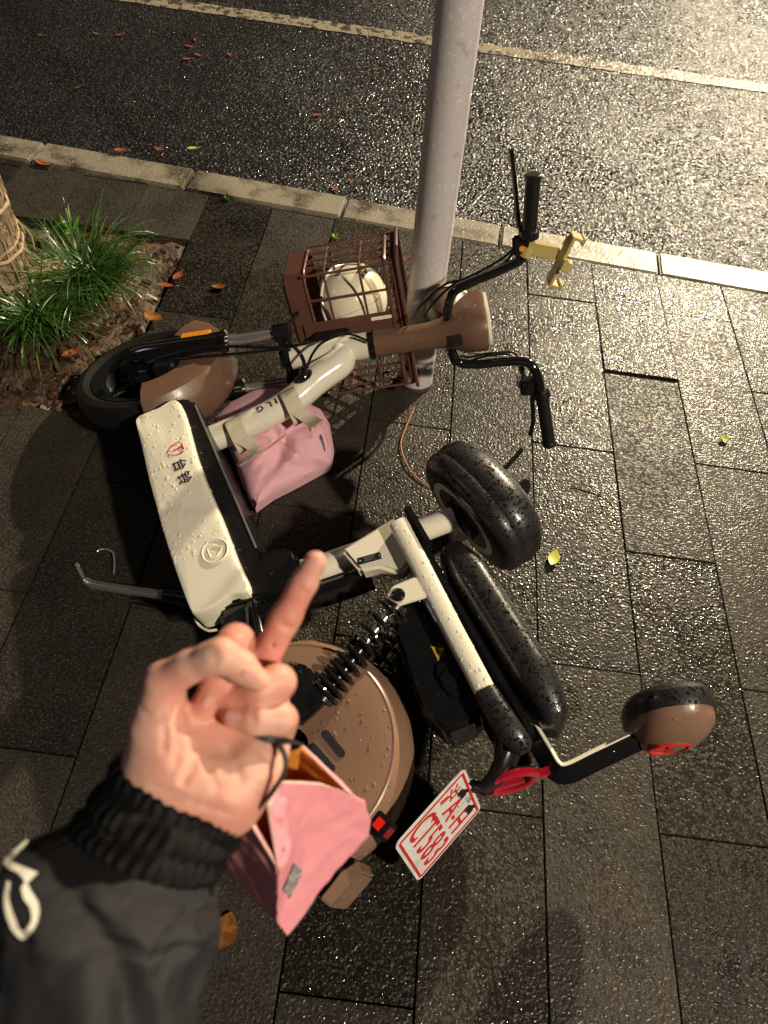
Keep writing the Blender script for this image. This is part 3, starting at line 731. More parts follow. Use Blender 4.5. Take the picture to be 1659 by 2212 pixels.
# main tube: head, down tube, seat mast
h0 = S(0, 0, -.245); h1 = S(0, 0, -.47)
frame = MB()
frame.add(*tube([h0, h1], [.037, .035], 28))
dt = [h0*.6+h1*.4]+[np.array([q[0], 0, q[2]]) for q in (bl(735, 782), bl(690, 815), bl(640, 858), bl(590, 890), bl(535, 917), bl(472, 942), bl(435, 960))]
frame.add(*tube(dt, [.034, .040, .041, .038, .036, .036, .036, .036], 24, 6))
fr = frame.build('front_frame', 'film', bike); drops(fr, 130, 'drop_cream', .001, .0035, seedv=9)
MB().add(*lathe(h0, SA, fa, fb, [(.02, -.008), (.040, -.008), (.040, .006), (.02, .006)], 32)).build('head_ring', 'gloss', bike)
# letters on the tube, read with the scooter's nose to the right
mb = MB()
for ch, px, py in (('G', 562, 884), ('L', 583, 874), ('I', 597, 867), ('A', 613, 858), ('T', 630, 850)):
    q = bl(px, py, .036); u_ = bl(545, 892, .036)-bl(645, 842, .036); u_ /= np.linalg.norm(u_)
    vv = np.cross(Y, u_); q = q+Y*.0018
    if ch in 'GLI': mb.add(*placed(text(ch, .026, .0006, .0004), q+Y*.0006, u_, vv, Y))
mb.build('tube_lettering', 'print', fr, False)
mast = MB()
mast.add(*tube([(.385, 0, .10), (.362, 0, .22), (.345, 0, .36), (.325, 0, .52)], [.031, .031, .029, .0275], 24, 5))
ms = mast.build('seat_mast', 'cream', bike); drops(ms, 170, 'drop_cream', .001, .0035, seedv=10)
MB().add(*tube([(.335, 0, .09), (.305, .0, .16), (.290, 0, .24), (.282, 0, .29)], [.026, .028, .028, .026], 20, 4)).build('mast_cover', 'black', bike)
gus = MB().add(*prism([(.345, .026, .255), (.36, .026, .40), (.25, .026, .40), (.225, .026, .345), (.262, .026, .31), (.275, .026, .27)], Y, .045)).build('gusset_plate', 'cream', bike, True, bevel=.008)
q0, q1, q2, q3 = [bl(*p, .0735) for p in ((768, 1207), (822, 1192), (826, 1203), (775, 1222))]
pu = q1-q0; pu /= np.linalg.norm(pu); pc = (q0+q1+q2+q3)/4; pc[1] = .0725; pv = np.cross(Y, pu)
vp = MB().add(*box(pc, pu, Y, pv, .026, .0012, .0085)).build('serial_plate', 'greyplate', gus, True, bevel=.001)
mb = MB()
for s_ in (-1, 1): mb.add(*sphere(pc+pu*s_*.022+Y*.0014, .0026, .0026, .0015, (pu, pv, Y), 8, 4))
mb.build('rivet', 'steel', vp)
mb = MB()
for j in range(4): mb.add(*box(pc+Y*.0013+pv*(.0045-.003*j)+pu*.001*(j % 2), pu, Y, pv, .014-.002*(j % 3), .0002, .0006))
mb.build('serial_print', 'steel', vp, False)
# rear rack rails
for sgn in (1, -1):
    y0 = .088*sgn
    rl = MB().add(*loft([ring((x, y0, z), Y, Z, .022, .021, 20, 3.2) for x, z in ((.325, .392), (.31, .392), (.2, .388), (.05, .382), (-.09, .378), (-.10, .378))])).build('rack_rail', 'cream', bike)
    if sgn > 0: drops(rl, 360, 'drop_cream', .001, .0042, seedv=11)
    en = MB().add(*loft([ring((x, y0*k, z), Y, Z, a, b, 20, 2.6) for x, k, z, a, b in ((-.085, 1, .378, .0245, .0235), (-.13, 1, .379, .025, .025), (-.175, .95, .383, .026, .026), (-.20, .85, .388, .022, .022), (-.212, .8, .39, .012, .012))])).build('rail_end_cover', 'vinyl', bike)
    if sgn > 0: drops(en, 70, 'drop_black', .001, .0045, seedv=12)
rk = MB().add(*abox(.30, -.19, -.085, .085, .408, .424)).build('rack_plate', 'black', bike, True, bevel=.004)
drops(rk, 60, 'drop_black', .001, .003, seedv=13)
MB().add(*abox(.345, .245, .030, .112, .416, .432)).build('rack_front_pad', 'black', bike, True, bevel=.004)
# passenger cushion
rings = []
for t in np.linspace(0, 1, 22):
    x = .255-.455*t; e = min(1, 1.12*math.sin(math.pi*t)**.30) if .001 < t < .999 else .06
    z = .472+.008*t; rings.append(ring((x, 0, z-.012*(1-e)), Y, Z, .106*(.6+.4*e)*e**.3, .046*e, 32, 3.0))
pc_ = MB().add(*loft(rings)).build('passenger_cushion', 'vinyl', bike); drops(pc_, 110, 'drop_vinyl', .001, .0055, seedv=14)
# saddle: broad padded top with a cream rim below, long axis along the scooter
rings = []; SC = np.array([.318, 0, .565]); tl = np.array([.985, 0, -.17]); up_ = np.array([.17, 0, .985])
for hz, sc, sy in ((-.030, .80, .80), (-.026, .90, .90), (-.012, .985, .985), (.0, 1, 1), (.012, 1.0, 1.0), (.014, .992, .992), (.016, 1.0, 1.0), (.035, 1.02, 1.02), (.062, .99, .98), (.082, .88, .86), (.095, .68, .66), (.101, .35, .35)):
    rings.append(ring(SC+up_*hz, tl, Y, .162*sc, .128*sy, 48, 2.35))
sd = MB().add(*loft(rings)).build('saddle', 'vinyl', bike); drops(sd, 60, 'drop_vinyl', .001, .0045, seedv=15)
MB().add(*lathe(SC-up_*.030, up_, tl*1.0, Y*.8, [(.088, -.001), (.106, -.003), (.108, .006), (.088, .006)], 40)).build('saddle_rim', 'cream', sd)
MB().add(*lathe(SC-up_*.030, up_, tl, Y*.8, [(.0, -.001), (.0875, -.001), (.0875, .006), (.0, .006)], 40)).build('saddle_base', 'black', sd)
MB().add(*box(SC-up_*.036, tl, Y, up_, .05, .02, .006)).build('saddle_clamp', 'black', sd, True, bevel=.003)
# black controller box under the rack, its charging socket and warning label
bx = [bl(880, 1318, .0), bl(905, 1345, .0)]
ctl = MB().add(*prism([(.165, -.07, .36), (.165, -.07, .31), (.12, -.07, .275), (-.055, -.07, .255), (-.115, -.07, .275), (-.12, -.07, .345), (-.10, -.07, .365)], Y, .135)).build('controller_box', 'black', bike, True, bevel=.01, seg=3)
drops(ctl, 90, 'drop_black', .001, .004, seedv=16)
def cpt(px, py): q = bl(px, py, .0655); q[1] = .0662; return q
tr = [cpt(*p) for p in ((930, 1396), (962, 1399), (946, 1428))]; tc = sum(tr)/3
lb = MB().add(*prism(tr, Y, .0006)).build('warning_label', 'yellow', ctl, True, bevel=.0)
e_ = [tc+(p-tc)*.86+Y*.0009 for p in tr]; mb = MB()
for i in range(3): mb.add(*tube([e_[i], e_[(i+1) % 3]], .0006, 5))
for j in range(3): mb.add(*box(tc+Y*.0009+X*(.006-.005*j), X, Y, Z, .0009, .0002, .005))
mb.build('label_print', 'print', lb, False)
MB().add(*lathe(tc+Y*.0007, Y, X, Z, [(0, 0), (.0042, 0), (.0042, .0004), (0, .0004)], 16)).build('label_mark', 'redprint', lb)
sk = [cpt(*p) for p in ((943, 1437), (962, 1430), (985, 1447), (1003, 1488), (1000, 1505), (980, 1512), (962, 1495), (943, 1460))]
so = MB().add(*prism(sk, Y, .006)).build('charging_socket', 'gloss', ctl, True, bevel=.002)
sc_ = sum(sk)/8
MB().add(*loft([ring(sc_+Y*.0065, -X*.85+Z*.5, X*.5+Z*.85, .021, .012, 20, 4), ring(sc_+Y*.010, -X*.85+Z*.5, X*.5+Z*.85, .019, .010, 20, 4)])).build('socket_cover', 'black', so)
# shocks
def shock(y, name):
    a = np.array([.165, y, .318]); b = np.array([.050, y, .085]); d = (b-a); L0 = np.linalg.norm(d); d /= L0
    s1 = np.cross(d, Y); s1 /= np.linalg.norm(s1)
    sh = MB().add(*tube([a, a+d*.16], [.008, .008], 12)).build(name, 'chrome', bike)
    MB().add(*tube([a+d*.11, b-d*.02], [.013, .013], 14)).build('damper_body', 'black', sh)
    pts = []; turns = 10
    for k in range(turns*14+1):
        t = k/(turns*14); s_ = .10*0+L0*(.10+.86*(t*.62+.38*t*t if False else (t*.55+.45*(1-(1-t)**2)) )); an = 2*math.pi*turns*t
        pts.append(a+d*s_+.0305*(s1*math.cos(an)+Y*math.sin(an)))
    MB().add(*tube(pts, .0052, 8)).build('coil_spring', 'gloss', sh)
    for p, r_ in ((a+d*.022, .024), (b-d*.008, .026)): MB().add(*tube([p-d*.004, p+d*.004], r_, 18)).build('spring_seat', 'black', sh)
    return sh, a
for y_, nm in ((.088, 'shock_absorber'), (-.088, 'shock_absorber')):
    sh, a = shock(y_, nm); sg = np.sign(y_)
    tb_ = MB().add(*prism([a+np.array(q) for q in ((-.02, sg*.012, -.012), (.012, sg*.012, -.022), (.026, sg*.012, -.002), (.022, sg*.012, .05), (-.032, sg*.012, .05))], Y, sg*.008)).build('shock_bracket', 'cream', bike, True, bevel=.003)
    MB().add(*lathe(a+Y*sg*.020, Y*sg, X, Z, [(0, 0), (.0145, 0), (.0145, .004), (.010, .008), (0, .008)], 20)).build('shock_bolt', 'gloss', tb_)
arm = MB()
arm.add(*tube([(.33, .075, .035), (.22, .085, .02), (.08, .098, .02), (.0, .10, .0)], [.022, .02, .018], 14, 5))
arm.add(*tube([(.33, -.075, .035), (.22, -.085, .02), (.08, -.098, .02), (.0, -.10, .0)], [.022, .02, .018], 14, 5))
arm.build('swing_arm', 'gloss', bike)
gp = [bl(p[0], p[1], .105) for p in ((610, 1478), (640, 1432), (668, 1440), (712, 1505), (690, 1530), (645, 1570), (600, 1560))]
tc_ = MB().add(*prism([(p[0], .09, p[2]) for p in gp], Y, .024)).build('torque_cover', 'black', bike, True, bevel=.006); drops(tc_, 50, 'drop_black', .001, .004, seedv=17)
pv = [bl(p[0], p[1], .09) for p in ((468, 1318), (500, 1296), (560, 1288), (600, 1310), (600, 1372), (520, 1380), (480, 1360))]
pvt = MB().add(*prism([(p[0], .03, p[2]) for p in pv], Y, .065)).build('pivot_cover', 'gloss', bike, True, bevel=.012, seg=3); drops(pvt, 60, 'drop_black', .001, .004, seedv=18)
MB().add(*tube([bl(420, 1335, .06), bl(432, 1352, .05), bl(450, 1362, .05), bl(470, 1360, .05)], .0032, 8, 5)).build('cable_loop', 'cream', bike)
# tail: lamp bracket, lamp, plate
tl_ = MB()
tl_.add(*loft([ring(c_, Y, w_, a, b, 20, 2.6) for c_, w_, a, b in (((-.155, 0, .385), Z, .07, .03), ((-.19, 0, .365), Z, .066, .032), ((-.213, 0, .335), np.array([-.4, 0, .9]), .055, .024), ((-.222, 0, .305), np.array([-.6, 0, .8]), .045, .018), ((-.222, 0, .285), np.array([-.8, 0, .6]), .04, .012))]))
tlo = tl_.build('tail_housing', 'black', bike); drops(tlo, 60, 'drop_black', .001, .003, seedv=19)
n_ = np.array([-.96, .16, -.2]); n_ /= np.linalg.norm(n_); sx_ = np.cross(np.array([0, 0, 1.]), n_); sx_ /= np.linalg.norm(sx_); s_ = np.cross(n_, sx_); tcn = np.array([-.232, .004, .345])
tail = MB(); tail.add(*placed(lathe((0, 0, 0), (0, 0, 1), (1, 0, 0), (0, 1, 0), [(.036, -.004), (.052, -.004), (.052, .006), (.048, .009), (.040, .009), (.036, .006)], 36, math.radians(-60), math.radians(250)), tcn, sx_, s_, n_, .85, 1.08))
tail.add(*placed(box((0.004, -.004, .002), *E3, .006, .030, .006), tcn, sx_, s_, n_)); tail.add(*placed(box((.012, .066, 0), *E3, .010, .010, .007), tcn, sx_, s_, n_))
tlp = tail.build('tail_lamp', 'red', bike, True)
MB().add(*placed(lathe((0, 0, 0), (0, 0, 1), (1, 0, 0), (0, 1, 0), [(0, -.008), (.050, -.008), (.050, -.002), (0, -.002)], 30), tcn, sx_, s_, n_, .85, 1.08)).build('lamp_base', 'black', tlp)
A_, B_, C_, D_ = [bl(*p, l) for p, l in (((1003, 1652), .092), ((852, 1832), .092), ((907, 1908), -.092), ((1035, 1742), -.092))]
pux = (D_-A_+C_-B_)/2; PW = np.linalg.norm(pux); pux /= PW; puy = (A_-B_+D_-C_)/2; puy -= pux*(puy@pux); PH = np.linalg.norm(puy); puy /= PH; pn = np.cross(pux, puy)
PC = (A_+B_+C_+D_)/4; hw, hh_ = PW/2, PH/2
pts = []
for sx, sy in ((1, 1), (-1, 1), (-1, -1), (1, -1)):
    for k in range(5):
        a = math.atan2(sy, sx)-math.pi/4+math.pi/2*k/4; r_ = .014
        pts.append(PC+pux*(sx*(hw-r_)+r_*math.cos(a))+puy*(sy*(hh_-r_)+r_*math.sin(a))-pn*.001)
plate = MB().add(*prism(pts, pn, .002)).build('number_plate', 'plate', bike, False)
def onp(x, y): return PC+pux*x*hw+puy*y*hh_+pn*.0016
mb = MB()
for x in (-.90,): mb.add(*box(onp(x, 0), pux, puy, pn, .0022, hh_*.88, .0006))
mb.add(*box(onp(.90, 0), pux, puy, pn, .0022, hh_*.88, .0006))
for y in (.90, -.90): mb.add(*box(onp(0, y), pux, puy, pn, hw*.90, .0028, .0005))
mb.build('plate_border', 'plate_red', plate, False)
mb = MB()
for ch, x, y, s in (('沪', -.62, .42, .036), ('A', -.16, .38, .060), ('-', .16, .38, .055), ('H', .50, .38, .060)):
    mb.add(*placed(text(ch, s, .0006, .0003), onp(x, y), pux, puy, pn, .95, 1.25 if ch != '沪' else 1.5))
for ch, x in zip('CT583', (-.66, -.33, 0, .33, .66)):
    mb.add(*placed(text(ch, .062, .0006, .0003), onp(x, -.38), pux, puy, pn, .85, 1.55))
mb.build('plate_lettering', 'plate_red', plate, False)
MB().add(*placed(text('上海', .013, .0005, .0002), onp(.12, .80), pux, puy, pn)).build('plate_small_print', 'grey_print', plate, False)
for x in (-.38, .40):
    MB().add(*box(onp(x, .70)+pn*.004, pux, puy, pn, .007, .007, .004)).add(*box(onp(x, .70)+pn*.004+puy*.008+pux*.004, (pux+puy)/1.414, (puy-pux)/1.414, pn, .009, .0025, .002)).build('plate_bolt', 'black', plate, True, bevel=.001)
bk = MB().add(*tube([(-.222, 0, .295), PC+puy*hh_*.95-pn*.012, PC+puy*hh_*.5-pn*.008], [.016, .013, .012], 12, 4, .8)); bk.build('plate_bracket', 'black', bike)
# backrest on its bent arm
ap = [np.array([-.165, 0, .425]), bl(1172, 1625), bl(1195, 1662), bl(1225, 1672), bl(1290, 1642), bl(1378, 1600)]
ap = [np.array([p[0], 0, p[2]]) for p in ap]; cv = catmull(ap, 6); P_, T_, R_ = frames(cv); mb = MB(); rings = []; eds = []; AS = -1
for p, t in zip(P_, T_):
    n_ = np.cross(t, Y); n_ /= np.linalg.norm(n_); wd_ = Y*math.cos(.95)+n_*AS*math.sin(.95); td_ = np.cross(t, wd_); rings.append(ring(p-wd_*.0, wd_, td_, .019, .005, 20, 8)); eds.append(ring(p+wd_*.0195, wd_, td_, .0022, .0056, 10, 4))
arm = mb.add(*loft(rings)).build('backrest_arm', 'gloss', bike)
MB().add(*loft(eds)).build('arm_edge', 'cream', arm); drops(arm, 30, 'drop_black', .001, .003, seedv=21)
bc = np.array([-.275, 0, .662]); fx = np.array([.93, 0, .36]); fx /= np.linalg.norm(fx); bu = np.array([-fx[2], 0, fx[0]])
rings = []
for d_, sc in ((-.048, .12), (-.046, .35), (-.040, .6), (-.028, .83), (-.012, .96), (0, .99)):
    rings.append(ring(bc+fx*d_, Y, bu, .125*sc, .078*sc, 40, 2.4))
sh = MB().add(*loft(rings)).build('backrest_shell', 'brown', bike); drops(sh, 60, 'drop_brown', .001, .0042, seedv=22, wz=.5)
rings = []
for d_, sc in ((.0, 1.0), (.012, 1.03), (.030, 1.02), (.042, .93), (.048, .75), (.050, .4)):
    rings.append(ring(bc+fx*d_, Y, bu, .127*sc, .080*sc, 40, 2.4))
MB().add(*loft(rings)).build('backrest_cushion', 'vinyl', bike)
em = MB(); ec = bc-fx*.0485-bu*.012
em.add(*lathe(ec-fx*.0, -fx, Y, bu, [(.034, -.006), (.040, -.008), (.040, .0), (.034, .001)], 28))
em.add(*box(ec+fx*.001, -fx, Y, bu, .0015, .024, .005)); em.add(*box(ec-bu*.010+fx*.001, -fx, Y, bu, .0015, .005, .016)); em.build('backrest_logo', 'redprint', sh)
# kickstand with loop spring
kk = [bl(392, 1292, .04), bl(365, 1286, .035), bl(280, 1275, .0), bl(205, 1263, -.02), bl(186, 1255, -.02), bl(176, 1240, -.015), bl(165, 1218, -.005)]
ks = MB().add(*tube(kk[:5], [.013, .0115, .0115, .011], 14, 5)).build('kickstand', 'chrome', bike)
MB().add(*tube(kk[3:], [.011, .009, .010], 12, 5, .6)).build('kickstand_foot', 'chrome', ks)
MB().add(*tube([bl(360, 1286, .037), bl(412, 1294, .05)], [.017, .018], 14)).build('kickstand_pivot', 'black', ks)
MB().add(*tube([bl(*p, -.03) for p in ((209, 1240), (206, 1205), (213, 1189), (228, 1186), (243, 1193), (247, 1212), (246, 1240))], .0028, 7, 5)).build('stand_loop', 'steel', ks)
MB().add(*tube([bl(*p, -.05) for p in ((240, 1296), (300, 1300), (380, 1306))], .012, 10)).build('second_stand_leg', 'black', ks)

# ------------------------------------------------------------------ steered front end
for sg in (1, -1):
    y = .078*sg
    lg = MB().add(*tube([S(0, y, -.90), S(0, y, -.86), S(0, y, -.70), S(0, y, -.635)], [.020, .029, .029, .027], 18)).build('fork_leg', 'gloss', bike)
    MB().add(*tube([S(0, y, -.64), S(0, y, -.49)], .0155, 16)).build('stanchion', 'chrome', lg)
    MB().add(*lathe(S(0, y, -.635), fc, fa, fb, [(.012, -.01), (.031, -.01), (.031, .006), (.018, .010)], 20)).build('dust_seal', 'gloss', lg)
    if sg > 0:
        c = S(.012, y+.024, -.715)
        MB().add(*box(c, fc, fb, fa, .042, .005, .015)).build('side_reflector', 'amber', lg, True, bevel=.003)
    MB().add(*tube([S(0, y, -.50), S(0, y, -.455)], .023, 16)).build('fork_clamp', 'black', lg)
mb = MB().add(*box(S(0, 0, -.478), fa, fb, fc, .026, .085, .014)); cr = mb.build('fork_crown', 'black', bike, True, bevel=.006)
MB().add(*tube([S(0, 0, -.50), S(0, 0, -.44)], .026, 16)).build('steerer', 'black', cr)
MB().add(*tube([S(.0, .078, -.47), S(.06, .085, -.45), S(.10, .09, -.42), S(.12, .1, -.37)], .006, 8, 5)).build('basket_stay', 'gloss', bike)
MB().add(*tube([S(.0, -.078, -.47), S(.06, -.085, -.45), S(.12, -.1, -.37)], .006, 8, 5)).build('basket_stay', 'gloss', bike)
MB().add(*tube([S(-.03, .065, -.86), S(-.05, .07, -.7), S(-.055, .06, -.5), S(-.02, .055, -.3)], .0042, 7, 6)).build('brake_hose', 'black', bike)
MB().add(*tube([S(-.03, .065, -.86), S(-.03, .08, -.78), S(-.035, .085, -.66), S(-.055, .06, -.47)], .004, 7, 6)).build('motor_cable', 'black', bike)
MB().add(*box(S(-.055, .062, -.80), fa, fb, fc, .03, .014, .03)).build('brake_caliper', 'black', bike, True, bevel=.005)
# cable grommet on the down tube
gc = bl(655, 812, .040); gd = bl(690, 790, .04)-bl(640, 830, .04); gd[1] = 0; gd /= np.linalg.norm(gd); gs = np.cross(Y, gd)
gr = MB().add(*loft([ring(gc+Y*o+gd*.012*k, gd, gs, a, b, 18) for o, a, b, k in ((-.02, .030, .017, 0), (-.002, .030, .018, 0), (.006, .024, .015, 0), (.010, .012, .010, .5), (.022, .009, .008, .9))])).build('cable_grommet', 'gloss', bike)
for pp in ([(660, 800, .055), (652, 770, .09), (630, 745, .085), (609, 732, .06)], [(662, 798, .055), (675, 765, .075), (700, 738, .075), (750, 722, .06), (800, 738, .045)]):
    MB().add(*tube([bl(*p) for p in pp], .0052 if pp[1][0] < 660 else .0035, 8, 6)).build('cable', 'gloss', gr)
# brown cowl round the stem
e_ = []
for up, cf, af, al in ((-.238, .0, .033, .036), (-.19, .0, .031, .034), (-.14, .0, .032, .034), (-.09, .001, .033, .035), (-.055, .006, .040, .040), (-.025, .018, .060, .050), (.0, .030, .082, .061), (.025, .040, .097, .068), (.05, .042, .100, .070), (.062, .043, .098, .068), (.066, .043, .088, .060)):
    e_.append(ring(S(cf, 0, up), fa, fb, af, al, 40, 2.3))
cowl = MB().add(*loft(e_)).build('stem_cowl', 'cowl', bike); drops(cowl, 240, 'drop_brown', .001, .0032, seedv=23)
MB().add(*loft([ring(S(.043, 0, .0655), fa, fb, .090, .062, 40, 2.3), ring(S(.043, 0, .072), fa, fb, .090, .062, 40, 2.3), ring(S(.043, 0, .0735), fa, fb, .084, .056, 40, 2.3)])).build('display_ring', 'cream', cowl)
MB().add(*loft([ring(S(.043, 0, .073), fa, fb, .08, .052, 40, 2.3), ring(S(.043, 0, .0755), fa, fb, .07, .046, 40, 2.3)])).build('display_glass', 'gloss', cowl)
hd = [ring(S(x, 0, -.035), fb, fc, a, b, 32) for x, a, b in ((.03, .045, .045), (.08, .062, .062), (.115, .068, .068), (.135, .066, .066))]
MB().add(*loft(hd)).build('headlamp_housing', 'cowl', cowl)
MB().add(*loft([ring(S(x, 0, -.035), fb, fc, a, a, 32) for x, a in ((.130, .070), (.142, .072), (.15, .068))])).build('headlamp_bezel', 'cream', cowl)
MB().add(*loft([ring(S(x, 0, -.035), fb, fc, a, a, 32) for x, a in ((.148, .064), (.165, .055), (.176, .035), (.179, .012))])).build('headlamp_lens', 'lens', cowl)
# grille patch on the cowl
gq = sp(989, 735, 0, -.052); mb = MB()
for i in range(6):
    for j in range(8):
        c = gq+fc*(.0045*(i-2.5))+fb*(.0045*(j-3.5)); mb.add(*box(c-fa*.0008-fa*.000+0, fa, fb, fc, .0012, .0015, .0015))
mb.build('cowl_grille', 'print', cowl, False)
# handlebar
bR = [S(0, -.02, -.035), S(0, -.06, -.033), S(0, -.095, -.018), S(-.005, -.106, .03), S(-.01, -.106, .09), S(-.02, -.108, .15), S(-.03, -.122, .176), S(-.04, -.158, .188), S(-.05, -.21, .195)]
bLf = [S(0, .02, -.035), S(0, .06, -.034), S(0, .100, -.022), S(0, .122, .0), S(0, .137, .05), S(0, .158, .125), S(0, .175, .166), S(0, .205, .182), S(0, .24, .186)]
hb = MB().add(*tube(bR, .0125, 14, 6)); hb.add(*tube(bLf, .0125, 14, 6)); hbar = hb.build('handlebar', 'gloss', bike)
def grip(a, b, nm='grip'):
    a, b = np.array(a), np.array(b); d = (b-a)/np.linalg.norm(b-a); L0 = np.linalg.norm(b-a); u = np.cross(d, fc); u /= np.linalg.norm(u); w = np.cross(d, u)
    prof = [(0., 0.), (.0185, 0.)]
    for k in range(16): prof += [(.0182, .006+k*(L0-.02)/16), (.0170, .006+(k+.5)*(L0-.02)/16)]
    prof += [(.0185, L0-.012), (.0195, L0-.008), (.0195, L0-.002), (.017, L0), (0, L0)]
    g = MB().add(*lathe(a, d, u, w, prof, 20)).build(nm, 'rubber', bike); return g
grip(S(-.05, -.205, .195), S(-.08, -.363, .207)); grip(S(0, .235, .186), S(0, .373, .202))
MB().add(*tube([S(-.048, -.195, .194), S(-.053, -.212, .196)], .0225, 18)).build('grip_collar', 'black', bike); MB().add(*tube([S(0, .225, .185), S(0, .242, .187)], .024, 18)).build('grip_collar', 'black', bike)
def lever(perch, pts, nm):
    pr_ = MB().add(*box(*perch, .016, .022, .013)).build(nm, 'black', bike, True, bevel=.004)
    MB().add(*tube(pts, [.010, .0085, .0075, .0088], 10, 5, .7)).build('lever_blade', 'gloss', pr_); return pr_
lever((S(.018, .232, .176), fa, fb, fc), [S(.03, .24, .165), S(.05, .275, .165), S(.05, .34, .163), S(.05, .40, .160), S(.052, .418, .159)], 'brake_lever')
lever((S(-.022, -.205, .183), fa, fb, fc), [S(-.005, -.215, .175), S(0, -.26, .173), S(0, -.32, .173), S(0, -.355, .167), S(.0, -.376, .162)], 'brake_lever')
sw = MB().add(*box(S(-.03, -.182, .160), fa, fb, fc, .017, .024, .022)).build('switch_pod', 'black', bike, True, bevel=.005)
MB().add(*tube([S(-.052, -.182, .158), S(-.042, -.182, .158)], .009, 14)).build('switch_button', 'gloss', sw)
MB().add(*box(S(-.02, -.168, .137), fa, fb, fc, .012, .016, .006)).build('switch_rocker', 'steel', sw, True, bevel=.002)
s2 = MB().add(*box(S(.005, .206, .165), fa, fb, fc, .017, .022, .020)).build('switch_pod', 'black', bike, True, bevel=.005)
MB().add(*tube([S(-.016, .206, .165), S(-.008, .206, .165)], .007, 14)).build('switch_button', 'amber', s2)
for pts in ([S(.01, -.055, -.05), S(.015, -.09, .0), S(.01, -.086, .06), S(0, -.09, .13), S(-.01, -.12, .15), S(-.025, -.17, .15)], [S(0, -.06, -.045), S(.0, -.10, -.03), S(.004, -.09, .05), S(-.005, -.09, .12), S(-.01, -.13, .145), S(-.02, -.19, .165)],
            [S(.01, .05, -.10), S(.02, .08, -.07), S(.03, .12, -.01), S(.025, .15, .07), S(.02, .18, .13), S(.018, .215, .165)], [S(.02, .045, -.13), S(.045, .07, -.10), S(.04, .12, -.03), S(.02, .135, .05), S(.01, .165, .12), S(.01, .195, .15)],
            [S(-.02, -.12, .15), S(.02, -.14, .145), S(.03, -.18, .15), S(.0, -.2, .165)]):
    MB().add(*tube(pts, .0033, 7, 6)).build('bar_cable', 'black', hbar)
# basket: solid base and band, cage bars each its own piece
BW, BD0, BD1, BB, BT = .19, .075, .265, -.455, -.16
bsk = MB()
bsk.add(*box(S((BD0+BD1)/2, 0, BB-.004), fa, fb, fc, (BD1-BD0)/2-.012, BW-.016, .005))
bsk = bsk.build('basket', 'basket', bike, True, bevel=.003)
def plan(d, e=0.0, n=6):
    out = []; r_ = .035; x0, x1, w = BD0-e, BD1+e, BW+e
    for cx_, cy_, a0 in ((x1-r_, w-r_, 0), (x0+r_, w-r_, 90), (x0+r_, -w+r_, 180), (x1-r_, -w+r_, 270)):
        for k in range(n): a = math.radians(a0+90*k/(n-1)); out.append((cx_+r_*math.cos(a), cy_+r_*math.sin(a)))
    return out
def loop(h, e, r_, nm, seg=8):
    pts = [S(x, y, h) for x, y in plan(0, e)]; pts.append(pts[0]); return MB().add(*tube(pts, r_, seg, caps=False)).build(nm, 'basket', bsk)
tub = [[S(x, y, h) for x, y in plan(0, e)] for h, e in ((BB-.006, -.012), (BB, -.003), (BB+.05, .0), (BB+.052, -.003), (BB+.002, -.006))]
MB().add(*loft(tub, False)).build('basket_tub', 'basket', bsk)
loop(BT, .004, .007, 'rim'); loop(BT-.022, .002, .006, 'rim'); loop(BT+.012, .014, .0055, 'rim')
loop(BB+.055, 0, .004, 'hoop'); 
def bar(pts, r_=.0036): MB().add(*tube(pts, r_, 6)).build('bar', 'basket', bsk)
for y in (-BW+.004, -.115, .115, BW-.004):
    for x in (BD0, BD1): bar([S(x, y, BB+.05), S(x, y, BT)])
for y in (-.06, 0, .06): bar([S(BD1, y, BB+.05), S(BD1, y, BT)])
for x in (.115, .16, .205):
    for y in (-BW, BW): bar([S(x, y, BB+.05), S(x, y, BT)])
for h in (-.345, -.25):
    pts = [S(x, y, h) for x, y in plan(0, 0)]; pts.append(pts[0]); bar(pts)
# solid mounting band at the middle of the rear face
MB().add(*box(S(BD0, 0, -.30), fa, fb, fc, .004, .052, .135)).build('mounting_band', 'basket', bsk, True, bevel=.002)
MB().add(*box(S(BD0-.0045, .038, -.215), fa, fb, fc, .0016, .005, .03)).build('band_slot', 'cream', bsk, True, bevel=.0015)
MB().add(*box(S(.04, 0, -.36), fa, fb, fc, .035, .025, .05)).build('basket_mount', 'black', bike, True, bevel=.004)
for k, (a, b) in enumerate((((.10, -.15), (.24, -.06)), ((.24, -.15), (.10, -.06)), ((.10, .06), (.24, .15)), ((.24, .06), (.10, .15)))):
    bar([S(a[0], a[1], BB+.012), S(b[0], b[1], BB+.012)], .004)

# ------------------------------------------------------------------ things on the scooter
hc = S(.178, .05, -.30)
helm = empty('helmet', towor(hc), 'cream half helmet lying inside the red brown basket', 'helmet')
R4 = Matrix(((*BM[0], 0), (*BM[1], 0), (*BM[2], 0), (0, 0, 0, 1))); helm.matrix_world = Matrix.Translation(Vector(towor(hc))) @ R4
